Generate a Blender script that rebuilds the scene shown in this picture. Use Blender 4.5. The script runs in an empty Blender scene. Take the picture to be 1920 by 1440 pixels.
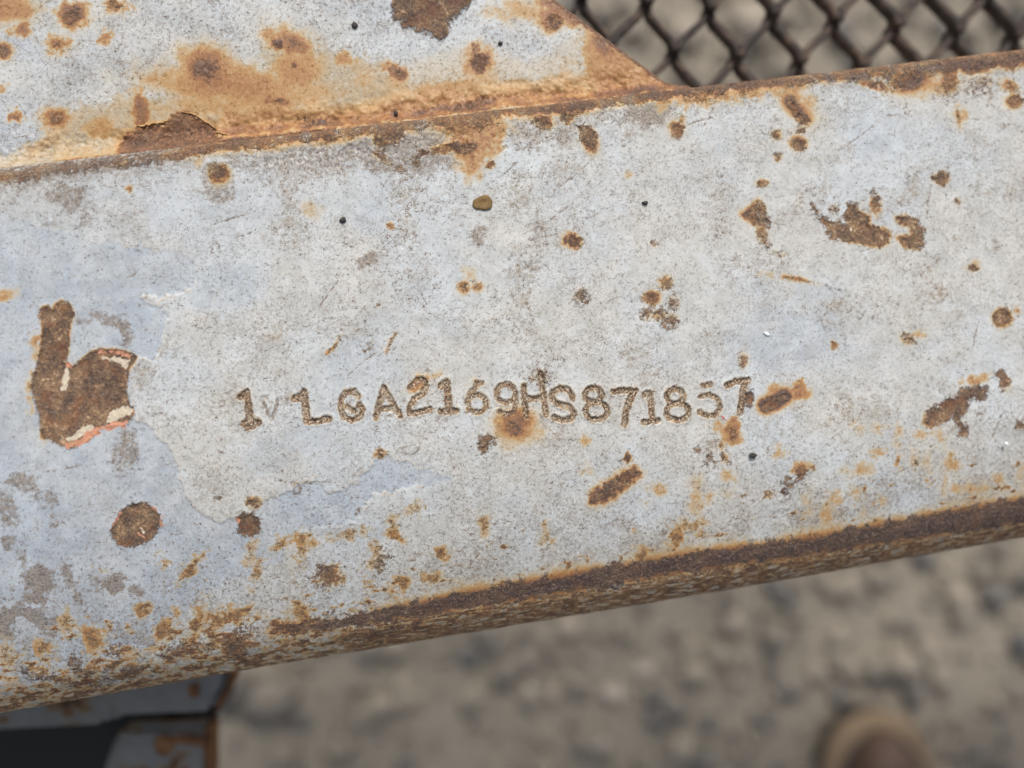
import bpy, bmesh, math, random
import numpy as np
from mathutils import Matrix, Vector

# ------------------------------------------------------------------ camera, light, exposure
sc = bpy.context.scene
D = bpy.data
COL = sc.collection
FPX = 1387.0            # focal length in pixels of a 1920 px wide picture (26 mm equivalent)
DIST = 0.115            # lens to painted steel face, metres
MM = 0.001
_u = np.array([0.9852, 0.1469, -0.0874]); _u /= np.linalg.norm(_u)
_v = np.array([-0.1475, 0.989, 0.0]); _v -= _u * _v.dot(_u); _v /= np.linalg.norm(_v)
_n = np.cross(_u, _v)
RW = np.array([_u, _v, _n])                 # camera axes -> world
CAM = RW @ np.array([0, 0, DIST])
cam = D.objects.new('camera', D.cameras.new('camera')); COL.objects.link(cam)
m4 = Matrix([list(RW[i]) + [CAM[i]] for i in range(3)] + [[0, 0, 0, 1]])
cam.matrix_world = m4
cam.data.sensor_width = 36.0
cam.data.lens = FPX / 1920 * 36.0
cam.data.clip_start = 0.005; cam.data.clip_end = 100.0
cam.data.dof.use_dof = True
cam.data.dof.focus_distance = DIST
cam.data.dof.aperture_fstop = 6.0
sc.camera = cam

SUN_EL, SUN_AZ = math.radians(43), math.radians(78)   # azimuth measured from +X towards +Y
to_sun = Vector((math.cos(SUN_EL) * math.cos(SUN_AZ), math.cos(SUN_EL) * math.sin(SUN_AZ), math.sin(SUN_EL)))
w = D.worlds.new('World'); sc.world = w; w.use_nodes = True
nt = w.node_tree; nt.nodes.clear()
sky = nt.nodes.new('ShaderNodeTexSky'); sky.sky_type = 'NISHITA'; sky.sun_disc = False
sky.sun_elevation = SUN_EL; sky.sun_rotation = math.radians(90) - SUN_AZ
sky.air_density = 1.0; sky.dust_density = 3.0
bg = nt.nodes.new('ShaderNodeBackground'); bg.inputs[1].default_value = 0.085
wo = nt.nodes.new('ShaderNodeOutputWorld')
hs = nt.nodes.new('ShaderNodeHueSaturation'); hs.inputs['Saturation'].default_value = 0.40      # thin high haze
nt.links.new(sky.outputs[0], hs.inputs['Color']); nt.links.new(hs.outputs[0], bg.inputs[0]); nt.links.new(bg.outputs[0], wo.inputs[0])
sl = D.lights.new('sun', 'SUN'); sl.energy = 1.5; sl.angle = math.radians(10); sl.color = (1.0, 0.95, 0.88)
so = D.objects.new('sun', sl); COL.objects.link(so)
so.rotation_euler = to_sun.to_track_quat('Z', 'Y').to_euler()
so.location = (0.5, 0.6, 1.0)
vs = sc.view_settings
vs.view_transform = 'Standard'; vs.look = 'None'; vs.gamma = 1.0; vs.exposure = 0.86
sc.render.engine = 'CYCLES'
sc.cycles.use_adaptive_sampling = True; sc.cycles.adaptive_threshold = 0.02; sc.cycles.max_bounces = 5; sc.cycles.diffuse_bounces = 3; sc.cycles.glossy_bounces = 2

# ------------------------------------------------------------------ pixel <-> place
def project(P):
    q = (P - CAM) @ RW            # rows: world -> camera
    return 960 + FPX * q[..., 0] / -q[..., 2], 720 - FPX * q[..., 1] / -q[..., 2]
def unproject(px, py, z=0.0):
    """the point of the level plane z (metres) that is seen at a pixel of the 1920x1440 photograph"""
    d = RW @ np.array([(px - 960) / FPX, (720 - py) / FPX, -1.0])
    t = (z - CAM[2]) / d[2]
    return CAM + t * d

# ------------------------------------------------------------------ object helpers
def link(o, parent=None):
    COL.objects.link(o)
    if parent is not None: o.parent = parent
    return o
def thing(name, label, cat, loc=(0, 0, 0), group=None):
    o = D.objects.new(name, None); COL.objects.link(o)
    o.location = loc; o.empty_display_size = 0.01
    o['label'] = label; o['category'] = cat
    if group: o['group'] = group
    return o
def tag(o, label, cat, group=None):
    o['label'] = label; o['category'] = cat
    if group: o['group'] = group
    return o
def bm_obj(name, bm, mat, parent=None, smooth=True):
    me = D.meshes.new(name); bm.to_mesh(me); bm.free()
    if smooth: me.polygons.foreach_set('use_smooth', [True] * len(me.polygons))
    me.materials.append(mat)
    return link(D.objects.new(name, me), parent)
def np_mesh(name, V, Q, mat, parent=None, nrm=None, attrs=None):
    me = D.meshes.new(name)
    me.vertices.add(len(V)); me.vertices.foreach_set('co', np.ascontiguousarray(V, np.float32).ravel())
    me.loops.add(Q.size); me.loops.foreach_set('vertex_index', np.ascontiguousarray(Q, np.int32).ravel())
    me.polygons.add(len(Q)); me.polygons.foreach_set('loop_start', np.arange(0, Q.size, Q.shape[1], dtype=np.int32))
    me.update(calc_edges=True)
    me.polygons.foreach_set('use_smooth', np.ones(len(Q), bool))
    for k, a in (attrs or {}).items():
        at = me.attributes.new(k, 'FLOAT_COLOR', 'POINT')
        at.data.foreach_set('color', np.ascontiguousarray(a, np.float32).ravel())
    if nrm is not None:
        me.normals_split_custom_set_from_vertices(nrm.astype(float).tolist())
    me.materials.append(mat)
    return link(D.objects.new(name, me), parent)

# ------------------------------------------------------------------ lattice noise for masks and relief
_rng = np.random.RandomState(7)
_perm = np.tile(_rng.permutation(512), 3)
_ga = _rng.rand(512) * 2 * np.pi
_gx, _gy = np.cos(_ga), np.sin(_ga)
def gnoise(x, y, seed=0):
    xi = np.floor(x).astype(int); yi = np.floor(y).astype(int)
    fx = x - xi; fy = y - yi
    u = fx * fx * fx * (fx * (fx * 6 - 15) + 10); v = fy * fy * fy * (fy * (fy * 6 - 15) + 10)
    def g(i, j, dx, dy):
        h = _perm[(_perm[(xi + i + seed * 37) & 511] + yi + j) & 511]
        return _gx[h] * dx + _gy[h] * dy
    a = g(0, 0, fx, fy); b = g(1, 0, fx - 1, fy); c = g(0, 1, fx, fy - 1); d = g(1, 1, fx - 1, fy - 1)
    return ((a + (b - a) * u) * (1 - v) + (c + (d - c) * u) * v) * 1.5
def fbm(x, y, octs=4, seed=0, gain=0.5):
    s = np.zeros_like(x); a = 1.0
    for k in range(octs):
        s += a * gnoise(x * 2 ** k + 13.7 * k, y * 2 ** k - 7.3 * k, seed + k); a *= gain
    return s
def sstep(a, b, x):
    t = np.clip((x - a) / (b - a), 0, 1); return t * t * (3 - 2 * t)

# ------------------------------------------------------------------ distance fields (in photograph pixels)
def sd_seg(px, py, pts):
    d = np.full(px.shape, 1e9)
    for (x0, y0), (x1, y1) in zip(pts[:-1], pts[1:]):
        ex, ey = x1 - x0, y1 - y0
        t = np.clip(((px - x0) * ex + (py - y0) * ey) / max(ex * ex + ey * ey, 1e-9), 0, 1)
        d = np.minimum(d, np.hypot(px - x0 - t * ex, py - y0 - t * ey))
    return d
def sd_poly(px, py, pts):
    pts = list(pts)
    d = sd_seg(px, py, pts + pts[:1])
    ins = np.zeros(px.shape, bool)
    for (x0, y0), (x1, y1) in zip(pts, pts[1:] + pts[:1]):
        if y0 == y1: continue
        c = ((y0 > py) != (y1 > py)) & (px < (x1 - x0) * (py - y0) / (y1 - y0) + x0)
        ins ^= c
    return np.where(ins, -d, d)
def sd_ell(px, py, cx, cy, rx, ry, ang=0):
    a = math.radians(ang); c, s = math.cos(a), math.sin(a)
    x = (px - cx) * c + (py - cy) * s; y = -(px - cx) * s + (py - cy) * c
    return (np.hypot(x / rx, y / ry) - 1) * min(rx, ry)

class Surf:
    """a finely gridded sheet of painted steel: masks for rust, stain, layers of paint, and its relief in mm"""
    def __init__(s, P, N, monot=None):
        s.P, s.N = P, N
        s.PX, s.PY = project(P)
        z = lambda: np.zeros(s.PX.shape)
        s.rust, s.stain, s.orange, s.white = z(), z(), z(), z()
        s.worn, s.blue, s.dark, s.mark = z(), z(), z(), z()
        s.H = z(); s.ID = np.zeros(s.PX.shape, np.int32); s.pieces = {}
        x, y = P[..., 0] / MM, P[..., 1] / MM + P[..., 2] / MM * 0.7
        s.x, s.y = x, y
        s.w1 = fbm(x * 0.45, y * 0.45, 3, 3)        # ragged outlines
        s.w2 = fbm(x * 1.6, y * 1.6, 3, 11)
        s.w3 = fbm(x * 0.12, y * 0.12, 3, 23)
        s.monot = monot
    def win(s, x0, y0, x1, y1, pad):
        if s.monot is None: return (slice(None), slice(None))
        xs, ys = s.monot
        c = np.array([unproject(a, b, 0) for a in (x0 - pad, x1 + pad) for b in (y0 - pad, y1 + pad)])
        i0, i1 = np.searchsorted(xs, [c[:, 0].min(), c[:, 0].max()])
        r0 = np.searchsorted(ys, c[:, 1].min()) if y1 + pad < 1000 - .17 * x0 else 0
        r1 = np.searchsorted(ys, c[:, 1].max())
        return (slice(max(r0 + s.r_off, 0) if r0 else 0, r1 + s.r_off + 1), slice(max(i0 - 1, 0), i1 + 1))
    def field(s, shp, ragged=3.0, fine=2.0, pad=90):
        k = shp[0]
        if k == 'e':
            _, cx, cy, rx, ry = shp[:5]; R = max(rx, ry); W = s.win(cx - R, cy - R, cx + R, cy + R, pad)
        else:
            pts = shp[1]; xs = [p[0] for p in pts]; ys = [p[1] for p in pts]
            W = s.win(min(xs), min(ys), max(xs), max(ys), pad + (shp[2] if k == 's' else 0))
        px, py = s.PX[W], s.PY[W]
        if k == 'e': d = sd_ell(px, py, *shp[1:])
        elif k == 'p': d = sd_poly(px, py, shp[1])
        else: d = sd_seg(px, py, shp[1]) - shp[2]
        return W, d + ragged * s.w1[W] * 2.2 + fine * s.w2[W] * 2.2
    hr = random.Random(4); gr = .45
    def rusty(s, shp, amt=1.0, edge=3.0, halo=9.0, hamt=0.55, pit=0.10, ragged=3.0, fine=2.0, dark=0.0, piece=None, lip=0.0):
        W, d = s.field(shp, ragged, fine, pad=max(40, halo * 4))
        ed = edge * 2.5
        R = sstep(ed, -ed, d)
        s.rust[W] = np.maximum(s.rust[W], R * amt)
        if hamt > 0:
            hamt *= s.hr.choice((.45, .6, .8, 1.0, 1.1)); th = s.hr.uniform(0, 6.28)
            gx = np.cos(th) * (s.PX[W] - s.PX[W].mean()) + np.sin(th) * (s.PY[W] - s.PY[W].mean())
            lean = np.clip(.75 + gx / (30 + halo * 2), .15, 1.5)
            dp_ = np.maximum(d - 1.5, 0); h = hamt * (.95 * np.exp(-dp_ / (halo * .55)) + .45 * np.exp(-dp_ / (halo * 1.7))) * (1 + .5 * s.w2[W] + .6 * s.w1[W]) * lean
            s.stain[W] = np.maximum(s.stain[W], np.clip(h, 0, 1))
        if dark: s.dark[W] = np.maximum(s.dark[W], R * dark)
        s.H[W] -= pit * sstep(edge * .5, -edge * 1.2, d)
        crust = np.exp(-((d + 1) / 3.5) ** 2); s.H[W] += .05 * crust * (1 + s.w2[W] * 2)
        s.dark[W] = np.maximum(s.dark[W], .5 * crust * np.clip(.4 + s.w1[W] * 1.5, 0, 1))
        if lip: s.H[W] += lip * np.exp(-((d - 3) / 3.0) ** 2)
        if piece:
            i = len(s.pieces) + 1; s.pieces[i] = piece
            s.ID[W] = np.where(d < edge * .4, i, s.ID[W])
    def soft(s, ch, shp, amt=0.6, fall=14.0, ragged=4.0, fine=3.0):
        W, d = s.field(shp, ragged, fine, pad=fall * 3.5)
        a = getattr(s, ch)
        f = amt * np.where(d < 0, 1 - 0.25 * np.exp(d / fall), 0.75 * np.exp(-np.maximum(d, 0) / fall)) * (1 + s.gr * s.w2[W])
        a[W] = np.maximum(a[W], np.clip(f, 0, 1))
    def hard(s, ch, shp, amt=1.0, edge=2.0, ragged=2.0, fine=1.5, dh=0.0):
        W, d = s.field(shp, ragged, fine, pad=25)
        f = sstep(edge, -edge, d); a = getattr(s, ch)
        a[W] = np.maximum(a[W], f * amt)
        if dh: s.H[W] += dh * f
    def blister(s, shp, h=0.05, ring=0.35):
        W, d = s.field(shp, 1.5, 1.0, pad=25)
        s.H[W] += h * sstep(3, -4, d)
        s.worn[W] = np.maximum(s.worn[W], ring * np.exp(-(d / 2.2) ** 2))
        s.worn[W] = np.maximum(s.worn[W], ring * .45 * sstep(1, -3, d))
    def build(s, name, base, mats, keep_rows=None):
        H = s.H * MM
        P = s.P + s.N * H[..., None]
        gu = np.gradient(P, axis=1); gv = np.gradient(P, axis=0)
        Nn = np.cross(gu, gv); Nn /= np.maximum(np.linalg.norm(Nn, axis=-1, keepdims=True), 1e-12)
        flip = np.sum(Nn * s.N) < 0
        if flip: Nn = -Nn
        nr, nc = s.PX.shape
        idx = np.arange(nr * nc).reshape(nr, nc)
        Q = np.stack([idx[:-1, :-1], idx[:-1, 1:], idx[1:, 1:], idx[1:, :-1]], -1).reshape(-1, 4)
        if flip: Q = Q[:, ::-1]
        fid = s.ID[:-1, :-1].ravel()
        A1 = np.stack([s.rust, s.stain, s.orange, s.white], -1).reshape(-1, 4)
        A2 = np.stack([s.worn, s.blue, s.dark, s.mark], -1).reshape(-1, 4)
        V = P.reshape(-1, 3) - np.array(base); Nf = Nn.reshape(-1, 3)
        out = {}
        for i in [0] + list(s.pieces):
            q = Q[fid == i]
            if len(q) == 0: continue
            u, inv = np.unique(q, return_inverse=True)
            nm = name if i == 0 else s.pieces[i][0]
            o = np_mesh(nm, V[u], inv.reshape(-1, 4), mats, None, Nf[u], {'m1': A1[u], 'm2': A2[u]})
            if i and s.pieces[i][1]: o['label'] = s.pieces[i][1]
            out[i] = o
        return out

# ------------------------------------------------------------------ node helpers
class NT:
    def __init__(s, name):
        s.m = D.materials.new(name); s.m.use_nodes = True; s.t = s.m.node_tree; s.t.nodes.clear()
        s.out = s.t.nodes.new('ShaderNodeOutputMaterial'); s.b = s.t.nodes.new('ShaderNodeBsdfPrincipled')
        s.t.links.new(s.b.outputs[0], s.out.inputs[0])
        tc = s.t.nodes.new('ShaderNodeTexCoord'); s.co = s.n('ShaderNodeVectorMath', 0, [tc.outputs['Object'], (1000, 1000, 1000)], operation='MULTIPLY')
    def put(s, sock, v):
        if isinstance(v, bpy.types.NodeSocket): s.t.links.new(v, sock)
        elif isinstance(v, tuple) and len(v) == 3 and len(getattr(sock, 'default_value', v)) == 4: sock.default_value = (*v, 1)
        else: sock.default_value = v
    def n(s, typ, out=0, ins=(), **kw):
        nd = s.t.nodes.new(typ)
        for k, v in kw.items(): setattr(nd, k, v)
        for i, v in enumerate(ins):
            if v is not None: s.put(nd.inputs[i], v)
        return nd.outputs[out]
    def math(s, op, a, b=0.0, c=None, clamp=False):
        return s.n('ShaderNodeMath', 0, [a, b] + ([c] if c is not None else []), operation=op, use_clamp=clamp)
    def add(s, a, b): return s.math('ADD', a, b)
    def mul(s, a, b): return s.math('MULTIPLY', a, b)
    def mad(s, a, b, c): return s.math('MULTIPLY_ADD', a, b, c)
    def step(s, lo, hi, x):
        nd = s.t.nodes.new('ShaderNodeMapRange'); nd.interpolation_type = 'SMOOTHSTEP'
        s.put(nd.inputs[0], x); s.put(nd.inputs[1], lo); s.put(nd.inputs[2], hi)
        return nd.outputs[0]
    def noise(s, scale, detail=3, rough=0.55, vec=None, dist=0.0, off=None):
        v = vec or s.co
        if off: v = s.n('ShaderNodeVectorMath', 0, [v, off], operation='ADD')
        nd = s.t.nodes.new('ShaderNodeTexNoise'); s.put(nd.inputs['Vector'], v)
        nd.inputs['Scale'].default_value = scale; nd.inputs['Detail'].default_value = detail
        nd.inputs['Roughness'].default_value = rough; nd.inputs['Distortion'].default_value = dist
        return nd.outputs[0]
    def mix(s, f, a, b, bt='MIX'):
        nd = s.t.nodes.new('ShaderNodeMix'); nd.data_type = 'RGBA'; nd.blend_type = bt
        s.put(nd.inputs[0], f); s.put(nd.inputs[6], a); s.put(nd.inputs[7], b)
        return nd.outputs[2]
    def ramp(s, f, stops):
        nd = s.t.nodes.new('ShaderNodeValToRGB'); s.put(nd.inputs[0], f)
        e = nd.color_ramp.elements
        while len(e) < len(stops): e.new(0.5)
        for q, (p, c) in zip(e, stops): q.position = p; q.color = (*c, 1)
        return nd.outputs[0]
    def bump(s, h, dist, strength=1.0, nrm=None):
        nd = s.t.nodes.new('ShaderNodeBump'); nd.inputs['Strength'].default_value = strength
        nd.inputs['Distance'].default_value = dist; s.put(nd.inputs['Height'], h)
        if nrm: s.put(nd.inputs['Normal'], nrm)
        return nd.outputs[0]
    def set(s, **kw):
        for k, v in kw.items(): s.put(s.b.inputs[k.replace('_', ' ')], v)
        return s.m
def srgb(r, g, b):
    f = lambda c: (c / 255 / 12.92) if c / 255 <= 0.04045 else ((c / 255 + 0.055) / 1.055) ** 2.4
    return (f(r), f(g), f(b))

def painted_steel(name, auto=0.0):
    """old light grey paint over blue-grey paint, primer and rusting steel. auto > 0: rust by noise alone"""
    t = NT(name)
    a1 = t.t.nodes.new('ShaderNodeAttribute'); a1.attribute_name = 'm1'
    a2 = t.t.nodes.new('ShaderNodeAttribute'); a2.attribute_name = 'm2'
    s1 = t.t.nodes.new('ShaderNodeSeparateColor'); t.t.links.new(a1.outputs['Color'], s1.inputs[0])
    s2 = t.t.nodes.new('ShaderNodeSeparateColor'); t.t.links.new(a2.outputs['Color'], s2.inputs[0])
    rust, stain, orange, white = s1.outputs[0], s1.outputs[1], s1.outputs[2], a1.outputs['Alpha']
    worn, blue, dark, mark = s2.outputs[0], s2.outputs[1], s2.outputs[2], a2.outputs['Alpha']
    nbig = t.noise(0.055, 3, 0.6); nmid = t.noise(0.30, 4, 0.6, off=(31, 7, 3)); nfin = t.noise(1.7, 4, 0.75)
    nfin2 = t.noise(2.9, 2, 0.65, off=(5, 91, 17)); ngr = t.noise(5.0, 1, 0.6, off=(9, 2, 55))
    if auto:
        an = t.noise(auto, 4, 0.6, off=(3, 77, 8))
        rust = t.mul(t.step(0.60, 0.66, an), 0.95); stain = t.mul(t.step(0.5, 0.66, an), 0.8)
        orange = white = worn = dark = mark = 0.0; blue = 0.1
    # paint
    warm = t.mix(t.step(0.35, 0.7, nmid), srgb(184, 183, 178), srgb(198, 197, 193))
    cool = t.mix(t.step(0.3, 0.7, nmid), srgb(180, 184, 186), srgb(194, 198, 200))
    paint = t.mix(t.step(0.42, 0.62, nbig), warm, cool)
    chalk = t.step(0.54, 0.70, t.noise(0.16, 3, 0.6, off=(71, 3, 9)))
    paint = t.mix(t.mul(chalk, 0.45), paint, srgb(203, 208, 211))
    paint = t.mix(blue, paint, t.mix(t.step(0.3, 0.7, nmid), srgb(148, 159, 172), srgb(172, 181, 191)))  # real blue-grey layer, darkened further to carry lower-left shade
    paint = t.mix(t.mul(t.step(0.36, 0.66, nfin), t.mad(blue, -0.15, 0.32)), paint, t.mix(1.0, paint, (0.68, 0.655, 0.62), 'MULTIPLY'))
    dens = t.mad(t.step(0.3, 0.7, t.noise(0.11, 2, 0.6, off=(1, 44, 4))), 0.10, -0.03)
    dens = t.math('SUBTRACT', dens, t.mul(blue, 0.05))
    dots = t.step(0.57, 0.68, t.add(nfin2, dens))
    paint = t.mix(t.mul(dots, 0.42), paint, srgb(110, 98, 88))
    pin = t.step(0.66, 0.72, ngr)
    paint = t.mix(t.mul(pin, 0.42), paint, srgb(76, 66, 60))
    blot = t.step(0.47, 0.66, t.noise(0.75, 4, 0.7, off=(6, 33, 14)))
    paint = t.mix(t.mul(blot, t.mad(blue, -0.10, 0.15)), paint, srgb(150, 140, 126))
    glint = t.step(0.64, 0.72, t.noise(4.4, 1, 0.6, off=(41, 12, 5)))
    paint = t.mix(t.mul(glint, 0.4), paint, srgb(234, 234, 232))
    grain = t.mad(nfin, 1.7, t.mad(ngr, 0.9, -1.30))                      # -0.3 .. 0.3, breaks every outline up
    # grime worn into it
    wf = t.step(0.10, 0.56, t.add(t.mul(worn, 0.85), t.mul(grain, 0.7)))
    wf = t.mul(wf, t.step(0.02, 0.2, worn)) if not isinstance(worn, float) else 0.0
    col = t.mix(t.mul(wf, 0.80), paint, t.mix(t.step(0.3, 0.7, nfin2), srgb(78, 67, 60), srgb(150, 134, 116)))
    # rust water stain
    sn = t.math('MULTIPLY', stain, t.mad(grain, 0.28, t.mad(nmid, 0.55, 0.74)), clamp=True)
    scol = t.ramp(sn, [(0.0, srgb(194, 188, 172)), (0.22, srgb(188, 168, 130)), (0.42, srgb(174, 134, 82)), (0.58, srgb(154, 104, 58)), (0.80, srgb(110, 72, 47)), (1.0, srgb(82, 56, 46))])
    scol = t.mix(t.mul(dots, 0.28), scol, t.mix(1.0, scol, (0.55, 0.5, 0.46), 'MULTIPLY'))
    scol = t.mix(t.mul(glint, 0.3), scol, t.mix(0.5, scol, srgb(240, 232, 214)))
    col = t.mix(t.mul(t.step(0.03, 0.42, sn), 0.92), col, scol)
    # undercoats and rust
    rf = t.step(0.18, 0.78, t.add(rust, t.mul(grain, 1.25)))
    rn = t.noise(0.45, 5, 0.75, off=(12, 51, 2))
    rcol = t.ramp(t.mad(t.math('SUBTRACT', rn, 0.5), 1.9, t.mad(nfin2, 1.0, t.mad(ngr, 0.7, -0.35))), [(0.05, srgb(70, 56, 50)), (0.33, srgb(98, 80, 68)), (0.52, srgb(122, 99, 80)), (0.72, srgb(152, 122, 92)), (0.98, srgb(206, 182, 150))])
    rcol = t.mix(dark, rcol, t.ramp(t.mad(ngr, 0.9, t.mad(nfin, 0.8, -0.32)), [(0.3, srgb(46, 38, 37)), (0.5, srgb(74, 61, 58)), (0.64, srgb(102, 84, 76)), (0.8, srgb(160, 140, 124))]))
    red = t.step(0.48, 0.64, t.noise(0.33, 3, 0.6, off=(15, 5, 22)))
    rcol = t.mix(t.mul(red, t.mad(dark, -0.35, 0.42)), rcol, srgb(134, 86, 58))
    mcol = t.ramp(t.mad(ngr, 1.1, t.mad(nfin2, 1.1, -0.6)), [(0.30, srgb(72, 56, 46)), (0.44, srgb(116, 95, 76)), (0.56, srgb(152, 130, 106)), (0.68, srgb(222, 208, 186))])
    rcol = t.mix(mark, rcol, mcol)
    rcol = t.mix(1.0, rcol, (0.90, 0.89, 0.88), 'MULTIPLY')
    col = t.mix(rf, col, rcol)
    col = t.mix(t.step(0.34, 0.66, t.add(white, t.mul(grain, 0.6))), col, t.mix(nfin2, srgb(176, 156, 126), srgb(226, 216, 198)))
    col = t.mix(t.step(0.38, 0.62, t.add(orange, t.mul(grain, 0.8))), col, t.mix(nfin, srgb(184, 120, 92), srgb(206, 156, 128)))
    if auto: col = t.mix(1.0, col, (0.36, 0.35, 0.34), 'MULTIPLY')            # bracket colour darkened as painted shade under the tube
    rough = t.mix(rf, t.mad(nfin, 0.25, 0.40), (0.9, 0.9, 0.9))
    hgt = t.add(t.mul(nfin, t.mad(rf, 2.3, 0.3)), t.mul(ngr, t.mad(rf, 0.9, 0.12)))
    return t.set(Base_Color=col, Roughness=rough, Normal=t.bump(hgt, 0.00009, 0.8), Specular_IOR_Level=0.35)

M_STEEL = painted_steel('weathered_grey_paint_on_steel')
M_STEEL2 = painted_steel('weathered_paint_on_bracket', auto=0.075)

# ================================================================== SETTING
GZ = -0.385
def ground_mat():
    t = NT('dusty_ground')
    n1 = t.noise(0.05, 5, 0.6); n2 = t.noise(0.3, 4, 0.6, off=(8, 1, 1))
    c = t.mix(n1, srgb(132, 125, 113), srgb(168, 158, 143))
    c = t.mix(t.step(0.55, 0.75, n2), c, srgb(96, 92, 88))
    return t.set(Base_Color=c, Roughness=0.95, Normal=t.bump(n2, 0.003), Specular_IOR_Level=0.1)
bm = bmesh.new()
bmesh.ops.create_grid(bm, x_segments=2, y_segments=2, size=20)
g = bm_obj('ground', bm, ground_mat()); g.location = (0, 0, GZ); g['kind'] = 'structure'

def stone_mesh(seed, sub=1):
    r = random.Random(seed); b = bmesh.new()
    bmesh.ops.create_icosphere(b, subdivisions=sub, radius=1)
    for v in b.verts: v.co *= r.uniform(0.78, 1.15)
    vs_ = np.array([v.co[:] for v in b.verts]); b.verts.index_update()
    fs_ = np.array([[v.index for v in f.verts] for f in b.faces]); b.free()
    return vs_, fs_
def stone_mat():
    t = NT('gravel_stone')
    a = t.t.nodes.new('ShaderNodeAttribute'); a.attribute_name = 'm1'
    s = t.t.nodes.new('ShaderNodeSeparateColor'); t.t.links.new(a.outputs['Color'], s.inputs[0])
    c = t.ramp(s.outputs[0], [(0.0, srgb(76, 77, 80)), (0.25, srgb(104, 102, 100)), (0.45, srgb(132, 124, 113)), (0.7, srgb(156, 146, 131)), (0.9, srgb(170, 158, 144)), (1.0, srgb(196, 186, 178))])
    c = t.mix(t.mul(t.noise(0.4, 4), 0.5), c, t.mix(1.0, c, (0.6, 0.6, 0.6), 'MULTIPLY'))
    return t.set(Base_Color=c, Roughness=0.85, Normal=t.bump(t.noise(0.8, 3), 0.0008))
M_STONE = stone_mat()
def gravel():
    r = np.random.RandomState(5); protos = [stone_mesh(i) for i in range(6)]
    Vs, Fs, As, off = [], [], [], 0
    for k in range(6200):
        near = k < 5200
        x, y = (r.uniform(-.5, .55), r.uniform(-.42, .45)) if near else (r.uniform(-1.6, 1.6), r.uniform(-1.6, 1.6))
        size = (0.0026 + 0.0088 * r.rand() ** 2.4) * (1 if near else 1.8)
        v, f = protos[r.randint(6)]
        a = r.rand() * 6.28; c, s_ = math.cos(a), math.sin(a)
        sx, sy, sz = size * r.uniform(.8, 1.3), size * r.uniform(.7, 1.1), size * r.uniform(.5, .8)
        vv = v * [sx, sy, sz]; vv = np.stack([vv[:, 0] * c - vv[:, 1] * s_, vv[:, 0] * s_ + vv[:, 1] * c, vv[:, 2]], 1)
        Vs.append(vv + [x, y, GZ + sz * 0.45]); Fs.append(f + off); off += len(v)
        tone = np.clip(r.beta(3.6, 3.2) + (.3 if r.rand() < .03 else 0), 0, 1)
        As.append(np.tile([tone, 0, 0, 1], (len(v), 1)))
    o = np_mesh('gravel', np.concatenate(Vs), np.concatenate(Fs), M_STONE, None, None, {'m1': np.concatenate(As)})
    o['kind'] = 'stuff'; o['label'] = 'loose grey and tan gravel scattered over the ground'
gravel()

# ================================================================== MAIN STEEL TUBE
topY = np.mean([unproject(x, y, -.0012)[1] for x, y in ((20, 327), (640, 246), (1280, 167), (1900, 106))])
botY = np.mean([unproject(x, y, -.005)[1] for x, y in ((20, 1336), (640, 1233), (1280, 1117), (1900, 1003))])
RT, RB, DEPTH = 0.0030, 0.0075, 0.075
yt, yb_ = topY + 0.0011, botY - 0.0024
ST = 0.00017
prof = []                                            # (y, z, ny, nz, s) from the underside, up the lower wall, over the face, down the upper wall
def pt(y, z, ny, nz): prof.append((y, z, ny, nz))
pt((yt + yb_) / 2, -DEPTH, 0, -1); pt(yb_ + .006, -DEPTH, 0, -1)
pt(yb_ + .0018, -DEPTH + .0018, -.7, -.7); pt(yb_, -DEPTH + .006, -1, 0)
for z in (-.05, -.03, -.02, -.014, -.011, -.0092): pt(yb_, z, -1, 0)
i_first = len(prof)
na = int(RB * math.pi / 2 / ST)
for i in range(na):
    a = math.pi / 2 * (1 - i / na); pt(yb_ + RB - RB * math.sin(a), -RB + RB * math.cos(a), -math.sin(a), math.cos(a))
nf = int((yt - RT - yb_ - RB) / ST)
for i in range(nf): pt(yb_ + RB + (yt - RT - yb_ - RB) * i / nf, 0, 0, 1)
na2 = int(RT * math.pi / 2 / ST)
for i in range(na2 + 1):
    a = math.pi / 2 * i / na2; pt(yt - RT + RT * math.sin(a), -RT + RT * math.cos(a), math.sin(a), math.cos(a))
i_last = len(prof)
for z in (-.004, -.006, -.012, -.03, -.05): pt(yt, z, 1, 0)
pt(yt, -DEPTH + .006, 1, 0); pt(yt - .0018, -DEPTH + .0018, .7, -.7); pt(yt - .006, -DEPTH, 0, -1); pt((yt + yb_) / 2, -DEPTH, 0, -1)
prof = np.array(prof)
xs = np.concatenate([np.arange(-.70, -.10, .012), np.arange(-.0990, .0990, ST), np.arange(.10, .71, .012)])
P = np.zeros((len(prof), len(xs), 3)); Nv = np.zeros_like(P)
P[..., 0] = xs[None]; P[..., 1] = prof[:, 0:1]; P[..., 2] = prof[:, 1:2]
Nv[..., 1] = prof[:, 2:3]; Nv[..., 2] = prof[:, 3:4]
# the face is crowned, its fall towards the lower corner steepened to darken it
lf = sstep(.05, -.07, P[..., 0])
yy = np.clip((P[..., 1] - (yb_ + RB * .4)) / (.026 + .014 * lf), 0, 1)
P[..., 2] -= (.0044 + .0034 * lf) * (1 - yy) ** 2
B = Surf(P, Nv, (xs, prof[i_first:i_last, 0])); B.r_off = i_first
dense = np.zeros(B.PX.shape); dense[i_first:i_last] = 1
E = lambda x, y, rx, ry=None, a=0: ('e', x, y, rx, ry or rx, a)
S = lambda w, *p: ('s', list(p), w)
PL = lambda *p: ('p', list(p))

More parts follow.
